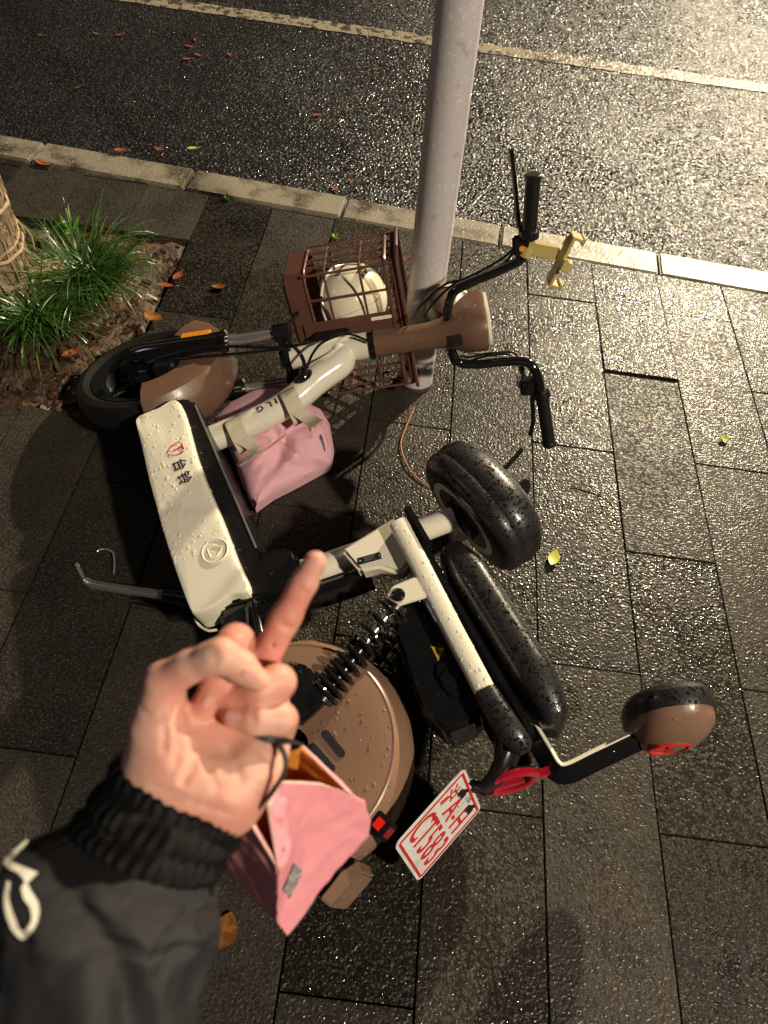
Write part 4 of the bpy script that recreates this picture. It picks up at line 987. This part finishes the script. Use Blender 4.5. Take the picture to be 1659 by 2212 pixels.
# dome opens towards the scooter's front right; crown up the steering axis and back
hu = fc*.78-fa*.45+fb*.2; hu /= np.linalg.norm(hu); hx = np.cross(fb, hu); hx /= np.linalg.norm(hx); hy = np.cross(hu, hx)
rings = []
for a in np.linspace(.03, 1.72, 16): rings.append(ring(hu*.096*math.cos(a)*(1 if a < 1.57 else 1.8), hx, hy, .104*math.sin(a)**.9, .098*math.sin(a)**.9, 40, 2.2))
hs = MB().add(*loft(rings)).build('shell', 'helmet', helm); drops(hs, 26, 'drop_cream', .0015, .005, seedv=30)
MB().add(*tube([hx*.105*math.cos(t)+hy*.099*math.sin(t)-hu*.022 for t in np.linspace(0, 6.2832, 41)], .005, 8, caps=False)).build('edge_trim', 'cream', helm)
MB().add(*tube([hu*.0975*math.cos(t)+hx*.106*math.sin(t) for t in np.linspace(-1.3, 1.3, 25)], .0018, 6)).build('shell_seam', 'velcro', helm)
MB().add(*tube([hx*.06+hy*.09-hu*.02, hx*.02+hy*.105-hu*.05, -hx*.03+hy*.1-hu*.045], .006, 8, 5, .3)).build('chin_strap', 'print', helm)

# phone holder clamped on the left bar
pc0 = S(0, .192, .178); ph = empty('phone_holder', towor(pc0), 'yellowed clear plastic phone holder clamped on the upper handlebar', 'phone holder')
ph.matrix_world = Matrix.Translation(Vector(towor(pc0))) @ R4
bd = S(0, .205, .182)-S(0, .175, .166); bd /= np.linalg.norm(bd)
e1_ = np.cross(bd, fa); e1_ /= np.linalg.norm(e1_)
def rel(px, py, c): return sp(px, py, 0, c)-pc0
MB().add(*lathe(np.zeros(3), bd, fa, np.cross(bd, fa), [(.0135, -.012), (.019, -.012), (.019, .012), (.0135, .012)], 22)).build('clamp_ring', 'holder', ph)
a0, a1 = rel(1140, 533, -.005), rel(1202, 545, -.015); d = a1-a0; Ld = np.linalg.norm(d); d /= Ld; s_ = np.cross(d, fa); s_ /= np.linalg.norm(s_); k_ = np.cross(s_, d); mid = (a0+a1)/2
arm = MB()
for s2_ in (-1, 1): arm.add(*box(mid+s_*s2_*.0135, d, s_, k_, Ld/2, .002, .011))
for t in (-.9, -.45, 0, .45, .9): arm.add(*box(mid+d*Ld/2*t, s_, d, k_, .0125, .0016, .010))
arm.add(*box(mid-k_*.009, d, s_, k_, Ld/2, .013, .0015)); arm.build('holder_arm', 'holder', ph, True, bevel=.0008)
c0, c1 = rel(1236, 512, -.02), rel(1188, 606, -.02); d2 = c1-c0; L2 = np.linalg.norm(d2); d2 /= L2; m2 = (c0+c1)/2; n2 = np.cross(d2, fa); n2 /= np.linalg.norm(n2); f2 = np.cross(n2, d2)
crd = MB().add(*box(m2, d2, n2, f2, L2/2, .004, .022))
for t in (-.75, -.45, -.15, .15, .45, .75): crd.add(*box(m2+d2*L2/2*t+n2*.0055, d2, n2, f2, .003, .002, .018))
crd.build('cradle', 'holder', ph, True, bevel=.0015)
for q in (c0, c1):
    sgn = 1 if q is c1 else -1
    MB().add(*box(q+d2*.004*sgn+n2*.012, d2, n2, f2, .0035, .016, .02)).add(*box(q+d2*.002*sgn+n2*.027, d2, n2, f2, .009, .003, .02)).build('claw', 'holder', ph, True, bevel=.001)
MB().add(*box(m2+f2*.03+n2*.006, d2, n2, f2, .014, .012, .010)).build('side_claw', 'holder', ph, True, bevel=.001)
MB().add(*box(m2-f2*.03+n2*.008, d2, n2, f2, .012, .012, .012)).build('side_claw', 'holder', ph, True, bevel=.001)
MB().add(*tube([rel(1236, 515, -.02)+f2*.01, rel(1226, 535, -.02)+f2*.012], .012, 14)).build('ball_joint', 'holder', ph)

# pink frame bag strapped under the tube
pbg = empty('frame_bag', at(600, 960, 0), 'small pink zipped cloth bag strapped under the scooter tube', 'bag')
o0 = np.array(pbg.location)
out2 = [(462, 905), (500, 868), (545, 845), (580, 838), (625, 842), (660, 868), (692, 884), (712, 915), (722, 975), (718, 1002), (690, 1018), (640, 1045), (590, 1070), (552, 1098), (538, 1078), (523, 1045), (512, 1015), (505, 985), (485, 945)]
OP = np.array(out2, float); cpx = np.array([600, 950.]); v = []; f = []; N_ = 14; K = 76
per = []
for i in range(K):
    t = i/K*len(OP); a = int(t); p = OP[a]*(1-(t-a))+OP[(a+1) % len(OP)]*(t-a); per.append(p)
def bagz(px, py, t):
    zb = .035+.10*max(0, min(1, (1010-py)/160))
    q = Vector((px*.012, py*.012, 0))
    fold = .014*mnoise.noise(q)+.012*mnoise.noise(q*2.3)+.007*mnoise.noise(q*4.5)+.010*math.sin((px*.55+py*.83)*.055)*t-.012*math.exp(-((px-.62*(1000-py)-590)/22)**2)
    return zb+.055*math.sqrt(max(0, 1-t*t))+fold*(1-t**4)
for j in range(N_+1):
    t = j/N_
    for p in per:
        q = cpx+(p-cpx)*t; v.append(at(q[0], q[1], bagz(q[0], q[1], t))-o0)
for p in per:
    q = cpx+(p-cpx)*.97; w = at(q[0], q[1], bagz(q[0], q[1], 1)); v.append(np.array([w[0], w[1], max(.006, w[2]-.035)])-o0)
for p in per:
    q = cpx+(p-cpx)*.9; w = at(q[0], q[1], .0); v.append(np.array([w[0], w[1], .004])-o0)
for j in range(N_+2):
    for i in range(K): f.append((j*K+i, (j+1)*K+i, (j+1)*K+(i+1) % K, j*K+(i+1) % K))
f.append(tuple(range((N_+2)*K, (N_+3)*K)))
bag = new('bag_body', v, f, 'pinkbag', pbg); drops(bag, 320, 'drop_pinkbag', .0008, .0022, seedv=33)
zp = [on(bag, *p, .0015) for p in ((513, 1003), (540, 990), (580, 968), (615, 940), (645, 912), (668, 903), (690, 915), (706, 945), (714, 985))]
MB().add(*tube([p-o0 for p in zp if p is not None], .0024, 6, 5)).build('zip', 'zip', pbg)
zs = [on(bag, *p, .0035) for p in ((671, 918), (675, 932))]; MB().add(*tube([p-o0 for p in zs], .0035, 8, 0, .4)).build('zip_pull', 'rimtape', pbg)
zs = [on(bag, *p, .001) for p in ((680, 922), (692, 945), (702, 975))]; MB().add(*tube([p-o0 for p in zs], [.002, .005, .002], 8, 4, .3)).build('open_pocket', 'print', pbg)
for (pa, pb_, pc1, w) in (((600, 838, .075), (650, 905, .06), (588, 908, .02), .017), ((492, 905, .07), (520, 905, .055), (510, 955, .02), .015)):
    c = bl((pa[0]+pb_[0])/2, (pa[1]+pb_[1])/2+2, 0)
# straps: webbing loops round the down tube with a free end
for (ca, ra, endpx) in ((np.array([.838, 0, .315]), .043, ((612, 902), (640, 898), (588, 912))), (np.array([.832, 0, .155]), .042, ((505, 935), (520, 962), (478, 945)))):
    tdir = np.array([.10, 0, .95]); tdir /= np.linalg.norm(tdir); s1 = np.cross(Y, tdir); rings = []
    v = []; f = []
    for i in range(29):
        a = 2*math.pi*i/28; d = Y*math.cos(a)+s1*math.sin(a); rr_ = ra+.0025*math.sin(3*a+1)
        for w_, o_ in ((-.021, 0), (.021, 0), (.021, .003), (-.021, .003)): v.append(towor(ca+d*(rr_+o_)+tdir*(w_+.006*math.sin(a)))-o0)
    for i in range(28):
        for q in range(4): f.append((i*4+q, i*4+(q+1) % 4, i*4+4+(q+1) % 4, i*4+4+q))
    new('strap', v, f, 'velcro', pbg)
    P_ = [towor(ca+Y*(ra*.5)-X*(ra*.9)+tdir*0)-o0, towor(ca+Y*(ra*.2)-X*(ra+.03)+tdir*.02)-o0, towor(ca+Y*.03-X*(ra+.075)+tdir*(.03 if ra > .0425 else -.015))-o0]
    cv = catmull(P_, 5); rings = []
    wd = BM@tdir
    for p in cv: rings.append([p-wd*.018-BL*.001, p+wd*.018-BL*.001, p+wd*.018+BL*.0015, p-wd*.018+BL*.0015])
    MB().add(*loft(rings)).build('strap_end', 'velcro', pbg, True)
# ------------------------------------------------------------------ the photographer's left hand (one continuous skin grown from rounded bones)
def cam_pt(px, py, d): return np.array([(px-CX)/FPX*d, (py-CY)/FPX*d, d])
def cam2w(v): v = np.asarray(v); return ORG+v[..., :1]*CAMX+v[..., 1:2]*CAMD+v[..., 2:3]*_fwd
def cone(p, a, b, ra, rb):
    ba = b-a; t = np.clip(((p-a)@ba)/(ba@ba), 0, 1); return np.linalg.norm(p-a-t[..., None]*ba, axis=-1)-(ra+(rb-ra)*t)
def smin(a, b, k):
    h = np.clip(.5+.5*(b-a)/k, 0, 1); return b*(1-h)+a*h-k*h*(1-h)
J = cam_pt
def chain(pts, k=.004):
    """pts: (px, py, depth, radius)"""
    return [(J(*a[:3]), J(*b[:3]), a[3], b[3]) for a, b in zip(pts, pts[1:])], k
palm = [chain([(300, 1850, .425, .022), (392, 1710, .432, .023)]),
        chain([(392, 1700, .426, .024), (474, 1500, .462, .0130)]), chain([(400, 1690, .426, .024), (530, 1490, .467, .0130)]),
        chain([(440, 1690, .430, .023), (578, 1510, .468, .0125)]), chain([(470, 1690, .432, .022), (590, 1565, .464, .0120)]),
        chain([(338, 1660, .424, .0175), (495, 1735, .430, .0175)]),
        chain([(340, 1640, .423, .0155), (338, 1570, .420, .0140), (356, 1500, .421, .0120)]),
        chain([(375, 1630, .421, .0155), (372, 1560, .422, .0125)]),
        chain([(490, 1712, .427, .0185), (548, 1668, .432, .0160), (578, 1625, .441, .0120), (588, 1590, .450, .0105)])]
fingers = dict(
 thumb=chain([(350, 1502, .4205, .0125), (356, 1472, .4165, .0112), (410, 1440, .409, .0090), (455, 1423, .404, .0089), (478, 1416, .402, .0095), (520, 1440, .406, .0087), (556, 1470, .410, .0066)], .003),
 middle=chain([(540, 1480, .466, .0130), (566, 1430, .462, .0099), (612, 1345, .456, .0090), (620, 1328, .455, .0092), (655, 1262, .452, .0082), (681, 1214, .450, .0070)], .003),
 index=chain([(486, 1480, .464, .0130), (505, 1402, .449, .0108), (510, 1386, .443, .0106), (500, 1398, .434, .0100), (470, 1470, .432, .0092), (440, 1530, .433, .0074)], .003),
 ring=chain([(575, 1500, .468, .0130), (600, 1474, .446, .0108), (598, 1474, .437, .0103), (560, 1488, .430, .0096), (500, 1508, .434, .0086), (470, 1520, .440, .0075)], .003),
 pinky=chain([(600, 1565, .462, .0120), (606, 1555, .443, .0101), (602, 1553, .434, .0097), (552, 1552, .427, .0092), (506, 1546, .428, .0074)], .003))
def sdf_groups(p):
    def grp(g):
        d = None
        for (a, b, ra, rb) in g[0]:
            q = cone(p, a, b, ra, rb); d = q if d is None else smin(d, q, g[1])
        return d
    d = None
    for g in palm:
        q = grp(g); d = q if d is None else smin(d, q, .012)
    d = -smin(-d, cone(p, J(440, 1535, .416), J(478, 1580, .418), .0120, .0105), .012)
    base = d
    for nm in ('middle', 'index', 'ring', 'pinky', 'thumb'):
        q = grp(fingers[nm])
        # blends softly near the root only, stays a separate finger elsewhere
        d = smin(d, q, .0022) if nm != 'thumb' else smin(d, q, .0030)
        d = np.minimum(d, smin(base, q, .008)+.0012)
    # wrinkles where the thumb meets the palm and the lines of the palm
    for a, b, r_ in GROOVES:
        g = cone(p, a, b, r_, r_); d = -smin(-d, g, .0030)
    return d
GROOVES = []
def march(px, py, d=.372):
    for _ in range(80):
        p = cam_pt(px, py, d)[None]; s = float(sdf_groups(p)[0])
        if s < .0002: break
        d += max(s*.7, .0002)
    return d
_gr = []
for pts, r_ in (([(404, 1530), (418, 1570), (424, 1610), (415, 1655), (395, 1690)], .0020), ([(378, 1525), (386, 1568), (388, 1610), (378, 1650)], .0014), ([(352, 1540), (356, 1580), (354, 1620)], .0012),
                ([(430, 1630), (452, 1662), (470, 1700)], .0013), ([(485, 1615), (512, 1650), (520, 1690)], .0011), ([(556, 1615), (580, 1640), (590, 1662)], .0010),
                ([(303, 1528), (318, 1548), (344, 1556)], .0010), ([(590, 1392), (622, 1408)], .0010), ([(603, 1352), (633, 1364)], .0009), ([(606, 1346), (636, 1358)], .0008), ([(644, 1272), (668, 1284)], .0009),
                ([(452, 1408), (463, 1426), (462, 1440)], .0009), ([(460, 1404), (472, 1424)], .0008), ([(545, 1532), (549, 1568)], .0009), ([(330, 1700), (420, 1735), (500, 1760)], .0012)):
    P3 = [cam_pt(x, y, march(x, y)-.0004) for x, y in pts]; _gr += [(a, b, r_*.85) for a, b in zip(P3, P3[1:])]
GROOVES = _gr
lo = np.array([-.17, .02, .372]); hi = np.array([-.03, .20, .492]); hstep = .0015
shp = np.ceil((hi-lo)/hstep).astype(int)+1
gx = [lo[i]+hstep*np.arange(shp[i]) for i in range(3)]
Fv = np.empty(shp)
for i in range(shp[0]):
    yy, zz = np.meshgrid(gx[1], gx[2], indexing='ij'); Fv[i] = sdf_groups(np.stack([np.full_like(yy, gx[0][i]), yy, zz], -1))
def surface_nets(Fv, lo, h):
    s = Fv < 0; n = np.array(Fv.shape)-1
    cnt = np.zeros(n, int); pos = np.zeros((*n, 3)); ne = np.zeros(n)
    co = [(i, j, k) for i in (0, 1) for j in (0, 1) for k in (0, 1)]
    sl_ = lambda c: tuple(slice(c[a], c[a]+n[a]) for a in range(3))
    for c in co: cnt += s[sl_(c)]
    for a in range(3):
        for c in co:
            if c[a]: continue
            e = list(c); e[a] = 1; f0, f1 = Fv[sl_(c)], Fv[sl_(e)]; m = (f0 < 0) != (f1 < 0)
            t = np.where(m, f0/np.where(m, f0-f1, 1), 0); q = np.zeros((*n, 3))
            for b in range(3): q[..., b] = c[b]
            q[..., a] += t; pos += q*m[..., None]; ne += m
    act = ne > 0; idx = -np.ones(n, int); idx[act] = np.arange(act.sum()); I = np.argwhere(act)
    V = lo+h*(I+pos[act]/ne[act][:, None]); Q = []
    for a in range(3):
        b, c = (a+1) % 3, (a+2) % 3
        s0 = [slice(None)]*3; s1 = [slice(None)]*3; s0[a] = slice(0, -1); s1[a] = slice(1, None)
        A, B = s[tuple(s0)], s[tuple(s1)]; E_ = np.argwhere(A != B)
        for p in E_:
            if p[b] < 1 or p[c] < 1 or p[b] >= n[b] or p[c] >= n[c]: continue
            q = []
            for db, dc in ((-1, -1), (0, -1), (0, 0), (-1, 0)):
                r_ = p.copy(); r_[b] += db; r_[c] += dc; q.append(idx[tuple(r_)])
            if min(q) < 0: continue
            Q.append(q if A[tuple(p)] else q[::-1])
    return V, Q
HV, HQ = surface_nets(Fv, lo, hstep)
person = empty('person', cam2w(cam_pt(403, 1690, .425)), 'raised left hand with its middle finger up, in a charcoal jacket sleeve', 'person')
po = np.array(person.location)
hand = new('hand', cam2w(HV)-po, HQ, 'skin', person)
sm_ = hand.modifiers.new('smooth', 'SMOOTH'); sm_.factor = .5; sm_.iterations = 2
# nails laid on the fingertips
def nail(cx, cy, ux, uy, a, b, nm='finger_nail'):
    rings_ = [(0, 0)]; v = []; f = []; K = 16; L_ = math.hypot(ux, uy); ux, uy = ux/L_, uy/L_
    for r_ in (0, .35, .7, .95, 1.04):
        for k in range(K):
            t = 2*math.pi*k/K; e = 2.6; X_ = math.copysign(abs(math.cos(t))**(2/e), math.cos(t))*a*r_; Y_ = math.copysign(abs(math.sin(t))**(2/e), math.sin(t))*b*r_
            px, py = cx+ux*X_-uy*Y_, cy+uy*X_+ux*Y_; d = march(px, py)-(.0009 if r_ < 1 else -.0004); v.append(cam_pt(px, py, d))
    for j in range(4):
        for k in range(K): f.append((j*K+k, j*K+(k+1) % K, (j+1)*K+(k+1) % K, (j+1)*K+k))
    mbn = MB().add(list(cam2w(np.array(v))-po), [q[::-1] for q in f]); o = new(nm, mbn.v, mbn.f, 'nail', person)
nail(541, 1462, 32, 24, 19, 12); nail(503, 1546, -1, -.05, 17, 12); nail(449, 1516, -.55, 1, 16, 11)
# sleeve
SR = [((403, 1688), 158, (.88, .475), .424), ((385, 1722), 163, (.90, .43), .418), ((356, 1771), 167, (.935, .354), .410), ((332, 1806), 169, (.93, .36), .404), ((309, 1842), 172, (.925, .38), .398), ((284, 1865), 200, (.94, .33), .390), ((256, 1890), 226, (.957, .29), .383),
      ((240, 1938), 238, (.968, .25), .371), ((226, 1985), 240, (.973, .23), .360), ((204, 2095), 226, (.98, .2), .340), ((180, 2220), 240, (.985, .165), .320), ((150, 2400), 270, (.985, .165), .30), ((120, 2560), 280, (.985, .165), .29)]
def sleeve_at(t):
    x = t*(len(SR)-1); i = min(int(x), len(SR)-2); u = x-i
    g = lambda q: SR[i][q] if np.isscalar(SR[i][q]) else np.array(SR[i][q], float)
    h = lambda q: SR[i+1][q] if np.isscalar(SR[i+1][q]) else np.array(SR[i+1][q], float)
    return [g(q)*(1-u)+h(q)*u for q in range(4)]
def sleeve_mesh(t0, t1, n, seg, rib, name, m, parent, off=0.0, cap0=False):
    v = []; f = []
    for i in range(n+1):
        t = t0+(t1-t0)*i/n; c, hw_, dr, d = sleeve_at(t); dr = dr/np.linalg.norm(dr); C0 = cam_pt(*c, d+.012); A = np.array([dr[0], dr[1], 0])
        a_ = hw_/FPX*d
        for k in range(seg):
            an = 2*math.pi*k/seg; ca, sa = math.cos(an), math.sin(an)
            q = Vector((ca*2.2, sa*2.2, t*9)); r_ = 1.0+off/a_
            if rib:
                row = abs(math.sin(math.pi*3*(t-t0)/(t1-t0))); r_ += .055*row*(.5+.5*math.sin(an*36+3*mnoise.noise(Vector((ca*4, sa*4, int(3*(t-t0)/(t1-t0)-1e-6)))))) + .030*row-.03
            else:
                w = min(1, (t-t0)*6); qa = Vector((ca*2.4, sa*2.4, t*5.5)); qb = Vector((ca*3.6+t*6, sa*3.6, t*9+4)); r_ += w*(.10*mnoise.noise(q)+.11*(.35-abs(mnoise.noise(qa+Vector((3, 1, 0)))))+.075*(.3-abs(mnoise.noise(qb)))+.006*mnoise.noise(q*9)); r_ += (1-w)*.02*math.sin(an*40)
                # deep fold running down the sleeve
                fold_c = math.radians(-128+95*min(1, (t-t0)/(.55)))
                da = (an-fold_c+math.pi) % (2*math.pi)-math.pi
                r_ -= .16*min(1, max(0, (t-t0)*5))*math.exp(-(da/.20)**2)
                r_ += .07*min(1, (t-t0)*5)*math.exp(-((da+.42)/.22)**2)
            v.append(C0+A*a_*ca*r_+np.array([0, 0, 1])*a_*.80*sa*r_+np.array([-dr[1], dr[0], 0])*a_*.10*sa)
    for i in range(n):
        for k in range(seg): f.append((i*seg+k, (i+1)*seg+k, (i+1)*seg+(k+1) % seg, i*seg+(k+1) % seg))
    if not cap0: f.append(tuple(range(n*seg, (n+1)*seg)))
    return new(name, cam2w(np.array(v))-po, f, m, parent)
slv = sleeve_mesh(4/12*.98, 1.0, 90, 160, False, 'sleeve', 'jacket', person)
cuf = sleeve_mesh(0.0, 4/12, 40, 320, True, 'cuff', 'cuff', slv, cap0=True)
bpy.context.view_layer.update()
# seam along the sleeve
# printed logo wrapping round the sleeve edge
def subdiv(poly, n=4):
    out = []
    for i in range(len(poly)):
        a, b = np.array(poly[i], float), np.array(poly[(i+1) % len(poly)], float)
        out += [tuple(a+(b-a)*k/n) for k in range(n)]
    return out
def strip_decal(ca, cb, m, nm):
    """ribbon between two picture polylines, laid on the sleeve"""
    v = []; f = []
    bv = BVHTree.FromObject(slv, bpy.context.evaluated_depsgraph_get()); im = slv.matrix_world.inverted()
    A = catmull([np.array([*p, 0.]) for p in ca], 8); B = catmull([np.array([*p, 0.]) for p in cb], 8)
    for a, b in zip(A, B):
        for t in (0, .33, .67, 1):
            px, py = (a+(b-a)*t)[:2]; d = (im.to_3x3() @ Vector(ray(px, py))).normalized(); h = bv.ray_cast(im @ Vector(ORG), d)
            if h[0] is None: h = bv.find_nearest(im @ Vector(near(px, py, .385)))
            nn = h[1] if h[1].dot(d) < 0 else -h[1]; v.append(np.array(h[0]+nn*.0009))
    for i in range(len(A)-1):
        for t in range(3): f.append((i*4+t, i*4+t+1, i*4+5+t, i*4+4+t))
    return new(nm, v, f, m, slv, False)
strip_decal([(60, 1815), (20, 1850), (12, 1872), (40, 1890), (58, 1912)], [(62, 1822), (34, 1852), (30, 1866), (62, 1880), (82, 1888)], 'logo', 'logo_stroke')
strip_decal([(16, 1905), (10, 1950), (22, 2000), (50, 2032), (78, 2000), (84, 1960), (66, 1925), (56, 1905)], [(24, 1908), (22, 1950), (36, 1992), (52, 2012), (68, 1992), (64, 1962), (52, 1945), (46, 1920)], 'logo', 'logo_stroke')

# ------------------------------------------------------------------ pink paper carrier bag hanging from a black cord
pbag = empty('paper_bag', near(620, 1800, .52), 'open pink paper bag hanging from a black cord below the hand', 'bag')
b0 = np.array(pbag.location)
def N3(px, py, d): return near(px, py, d)-b0
def patch(corners, n, name, m, bulge=0.0, crease=None, parent=pbag):
    """four corner sheet with a soft bow"""
    a, b, c, d = [N3(*q) for q in corners]; v = []; f = []; nn = np.cross(b-a, d-a); nn /= np.linalg.norm(nn)
    for j in range(n+1):
        for i in range(n+1):
            s, t = i/n, j/n; p = (a*(1-s)+b*s)*(1-t)+(d*(1-s)+c*s)*t
            q = bulge*math.sin(math.pi*s)*math.sin(math.pi*t)
            if crease: q += crease(s, t)
            v.append(p+nn*q)
    for j in range(n):
        for i in range(n): f.append((j*(n+1)+i, j*(n+1)+i+1, (j+1)*(n+1)+i+1, (j+1)*(n+1)+i))
    o = new(name, v, f, m, parent); md = o.modifiers.new('thick', 'SOLIDIFY'); md.thickness = .0012; md.offset = 0
    return o
CRUMPLE = bpy.data.textures.new('crumple', 'CLOUDS'); CRUMPLE.noise_scale = .035; CRUMPLE.noise_depth = 2
def mesh_sheet(pts, faces, name, m, sub=2):
    o = new(name, [N3(*p) for p in pts], faces, m, pbag)
    if sub:
        md = o.modifiers.new('s', 'SUBSURF'); md.levels = 4; md.render_levels = 4; md.subdivision_type = 'SIMPLE'
        md = o.modifiers.new('crumple', 'DISPLACE'); md.texture = CRUMPLE; md.strength = .007; md.mid_level = .5; md.texture_coords = 'LOCAL'
    md = o.modifiers.new('thick', 'SOLIDIFY'); md.thickness = .0010; md.offset = 0; o.data.set_sharp_from_angle(angle=math.radians(20)); return o
# front sheet: rim from the left corner over the dip to the right corner, folded dent in the middle
front = [(579, 1740, .462), (606, 1690, .476), (690, 1694, .513), (757, 1714, .543), (786, 1734, .560), (800, 1770, .578), (795, 1804, .592),
         (660, 1824, .545), (601, 1872, .492), (600, 1994, .552), (620, 2021, .574), (706, 1913, .592), (640, 1760, .510), (720, 1768, .552), (585, 1765, .468)]
ff_ = [(0, 1, 12), (0, 12, 14), (1, 2, 13, 12), (2, 3, 4, 13), (13, 4, 5), (12, 13, 7), (13, 5, 6), (13, 6, 7), (12, 7, 14), (14, 7, 8), (8, 7, 9), (7, 11, 10, 9), (7, 6, 11)]
fs = mesh_sheet(front, ff_, 'front_sheet', 'paper')
left = [(540, 1772, .475), (601, 1872, .493), (600, 1994, .553), (482, 1880, .60), (500, 1800, .53), (560, 1880, .535)]
mesh_sheet(left, [(0, 1, 5), (1, 2, 5), (2, 3, 5), (3, 4, 5), (4, 0, 5)], 'left_sheet', 'paper')
bott = [(600, 1994, .553), (620, 2021, .573), (706, 1913, .594), (795, 1804, .594), (740, 1800, .69), (600, 1900, .68), (482, 1880, .602)]
mesh_sheet(bott, [(0, 1, 2, 5), (2, 3, 4, 5), (0, 5, 6)], 'bottom_sheet', 'paper')
back = [(651, 1610, .515), (757, 1714, .545), (786, 1734, .562), (795, 1804, .594), (740, 1800, .692), (640, 1680, .60), (560, 1650, .54), (520, 1720, .525), (500, 1800, .532), (600, 1900, .682), (482, 1880, .602)]
mesh_sheet(back, [(0, 1, 5), (1, 2, 3, 4, 5), (0, 5, 6), (6, 5, 9, 7), (5, 4, 9), (7, 9, 10, 8)], 'lining_sheet', 'lining')
outer = [(654, 1606, .517), (760, 1712, .547), (789, 1732, .564), (797, 1806, .597), (744, 1800, .698), (640, 1672, .608)]
mesh_sheet(outer, [(0, 1, 5), (1, 2, 3, 4, 5)], 'back_sheet', 'paper')
rim = [N3(*q) for q in ((540, 1772, .4745), (601, 1872, .492), (579, 1740, .461), (606, 1690, .4755), (650, 1691, .495), (690, 1694, .5125), (757, 1714, .5425), (651, 1610, .5145))]
MB().add(*tube(rim[:3], .0011, 6)).add(*tube(rim[2:], .0011, 6)).build('rim_edge', 'rimtape', pbag)
# printed label on the front sheet
def bary(px, py): return on(fs, px, py, .0016)
def label_patch(c4, name, n=6):
    Q = [np.array(p, float) for p in c4]; v = []; f = []
    for j in range(n+1):
        for i in range(n+1):
            a_, b_ = i/n, j/n; q = (Q[0]*(1-a_)+Q[1]*a_)*(1-b_)+(Q[3]*(1-a_)+Q[2]*a_)*b_; p = bary(*q)
            v.append((p if p is not None else near(q[0], q[1], .52))-b0)
    for j in range(n):
        for i in range(n): f.append((j*(n+1)+i, j*(n+1)+i+1, (j+1)*(n+1)+i+1, (j+1)*(n+1)+i))
    new(name, v, f, 'sticker', pbag, False)
label_patch(((633, 1863), (652, 1879), (623, 1940), (609, 1921)), 'printed_label')
label_patch(((608, 1832), (613, 1828), (611, 1842), (607, 1846)), 'printed_mark')
# cord: round the little finger, over the heel of the hand and into the sleeve
cd = MB().add(*tube([N3(*q) for q in ((540, 1770, .428), (556, 1748, .420), (590, 1708, .414), (613, 1672, .414), (617, 1640, .420), (604, 1610, .427), (585, 1592, .430), (560, 1583, .428))], [.0012, .0014, .0016, .0016, .0017, .0019, .0024], 8, 6))
cd.build('cord', 'cord', pbag)
MB().add(*tube([N3(*q) for q in ((548, 1578, .428), (575, 1588, .428), (600, 1594, .432), (628, 1602, .448), (655, 1609, .495))], [.0030, .0042, .0036, .0018, .0008], 10, 6, .5)).build('cord_end', 'cord', pbag)

# unseen rest of the photographer, added behind the phone to block lamp light
def body_sdf(p):
    p = p+np.array([.13, 0, 0])
    A = lambda *q: np.array(q, float)
    d = None
    for a, b, ra, rb, k in ((A(-.10, -.46, .05), A(-.10, -.46, .50), .055, .065, .03), (A(-.10, -.46, .50), A(-.10, -.48, .90), .065, .085, .03), (A(.12, -.46, .05), A(.12, -.46, .50), .055, .065, .03), (A(.12, -.46, .50), A(.11, -.48, .90), .065, .085, .03),
                            (A(-.10, -.46, .04), A(-.12, -.30, .04), .045, .04, .02), (A(.12, -.46, .04), A(.14, -.30, .04), .045, .04, .02), (A(-.08, -.5, .92), A(.08, -.5, .92), .12, .12, .06), (A(-.06, -.5, 1.1), A(.06, -.5, 1.1), .13, .13, .08),
                            (A(-.13, -.5, 1.32), A(.13, -.5, 1.32), .10, .10, .1), (A(0, -.5, 1.35), A(0, -.48, 1.52), .06, .055, .04), (A(0, -.45, 1.60), A(0, -.48, 1.66), .085, .095, .03),
                            (A(-.20, -.5, 1.34), A(-.30, -.40, 1.10), .06, .052, .05), (A(.20, -.5, 1.34), A(.30, -.40, 1.12), .06, .052, .05), (A(.30, -.40, 1.12), A(.14, -.20, 1.46), .05, .036, .02), (A(.14, -.20, 1.46), A(.10, -.12, 1.54), .032, .028, .02)):
        q = cone(p, a, b, ra, rb); d = q if d is None else smin(d, q, k)
    return d
lo2 = np.array([-.58, -.75, -.02]); h2 = .022; n2_ = np.array([40, 34, 82]); Fb = np.empty(n2_)
for i in range(n2_[0]):
    yy, zz = np.meshgrid(lo2[1]+h2*np.arange(n2_[1]), lo2[2]+h2*np.arange(n2_[2]), indexing='ij'); Fb[i] = body_sdf(np.stack([np.full_like(yy, lo2[0]+h2*i), yy, zz], -1))
BV_, BQ_ = surface_nets(Fb, lo2, h2)
new('body', BV_-po, BQ_, 'jacket', person)
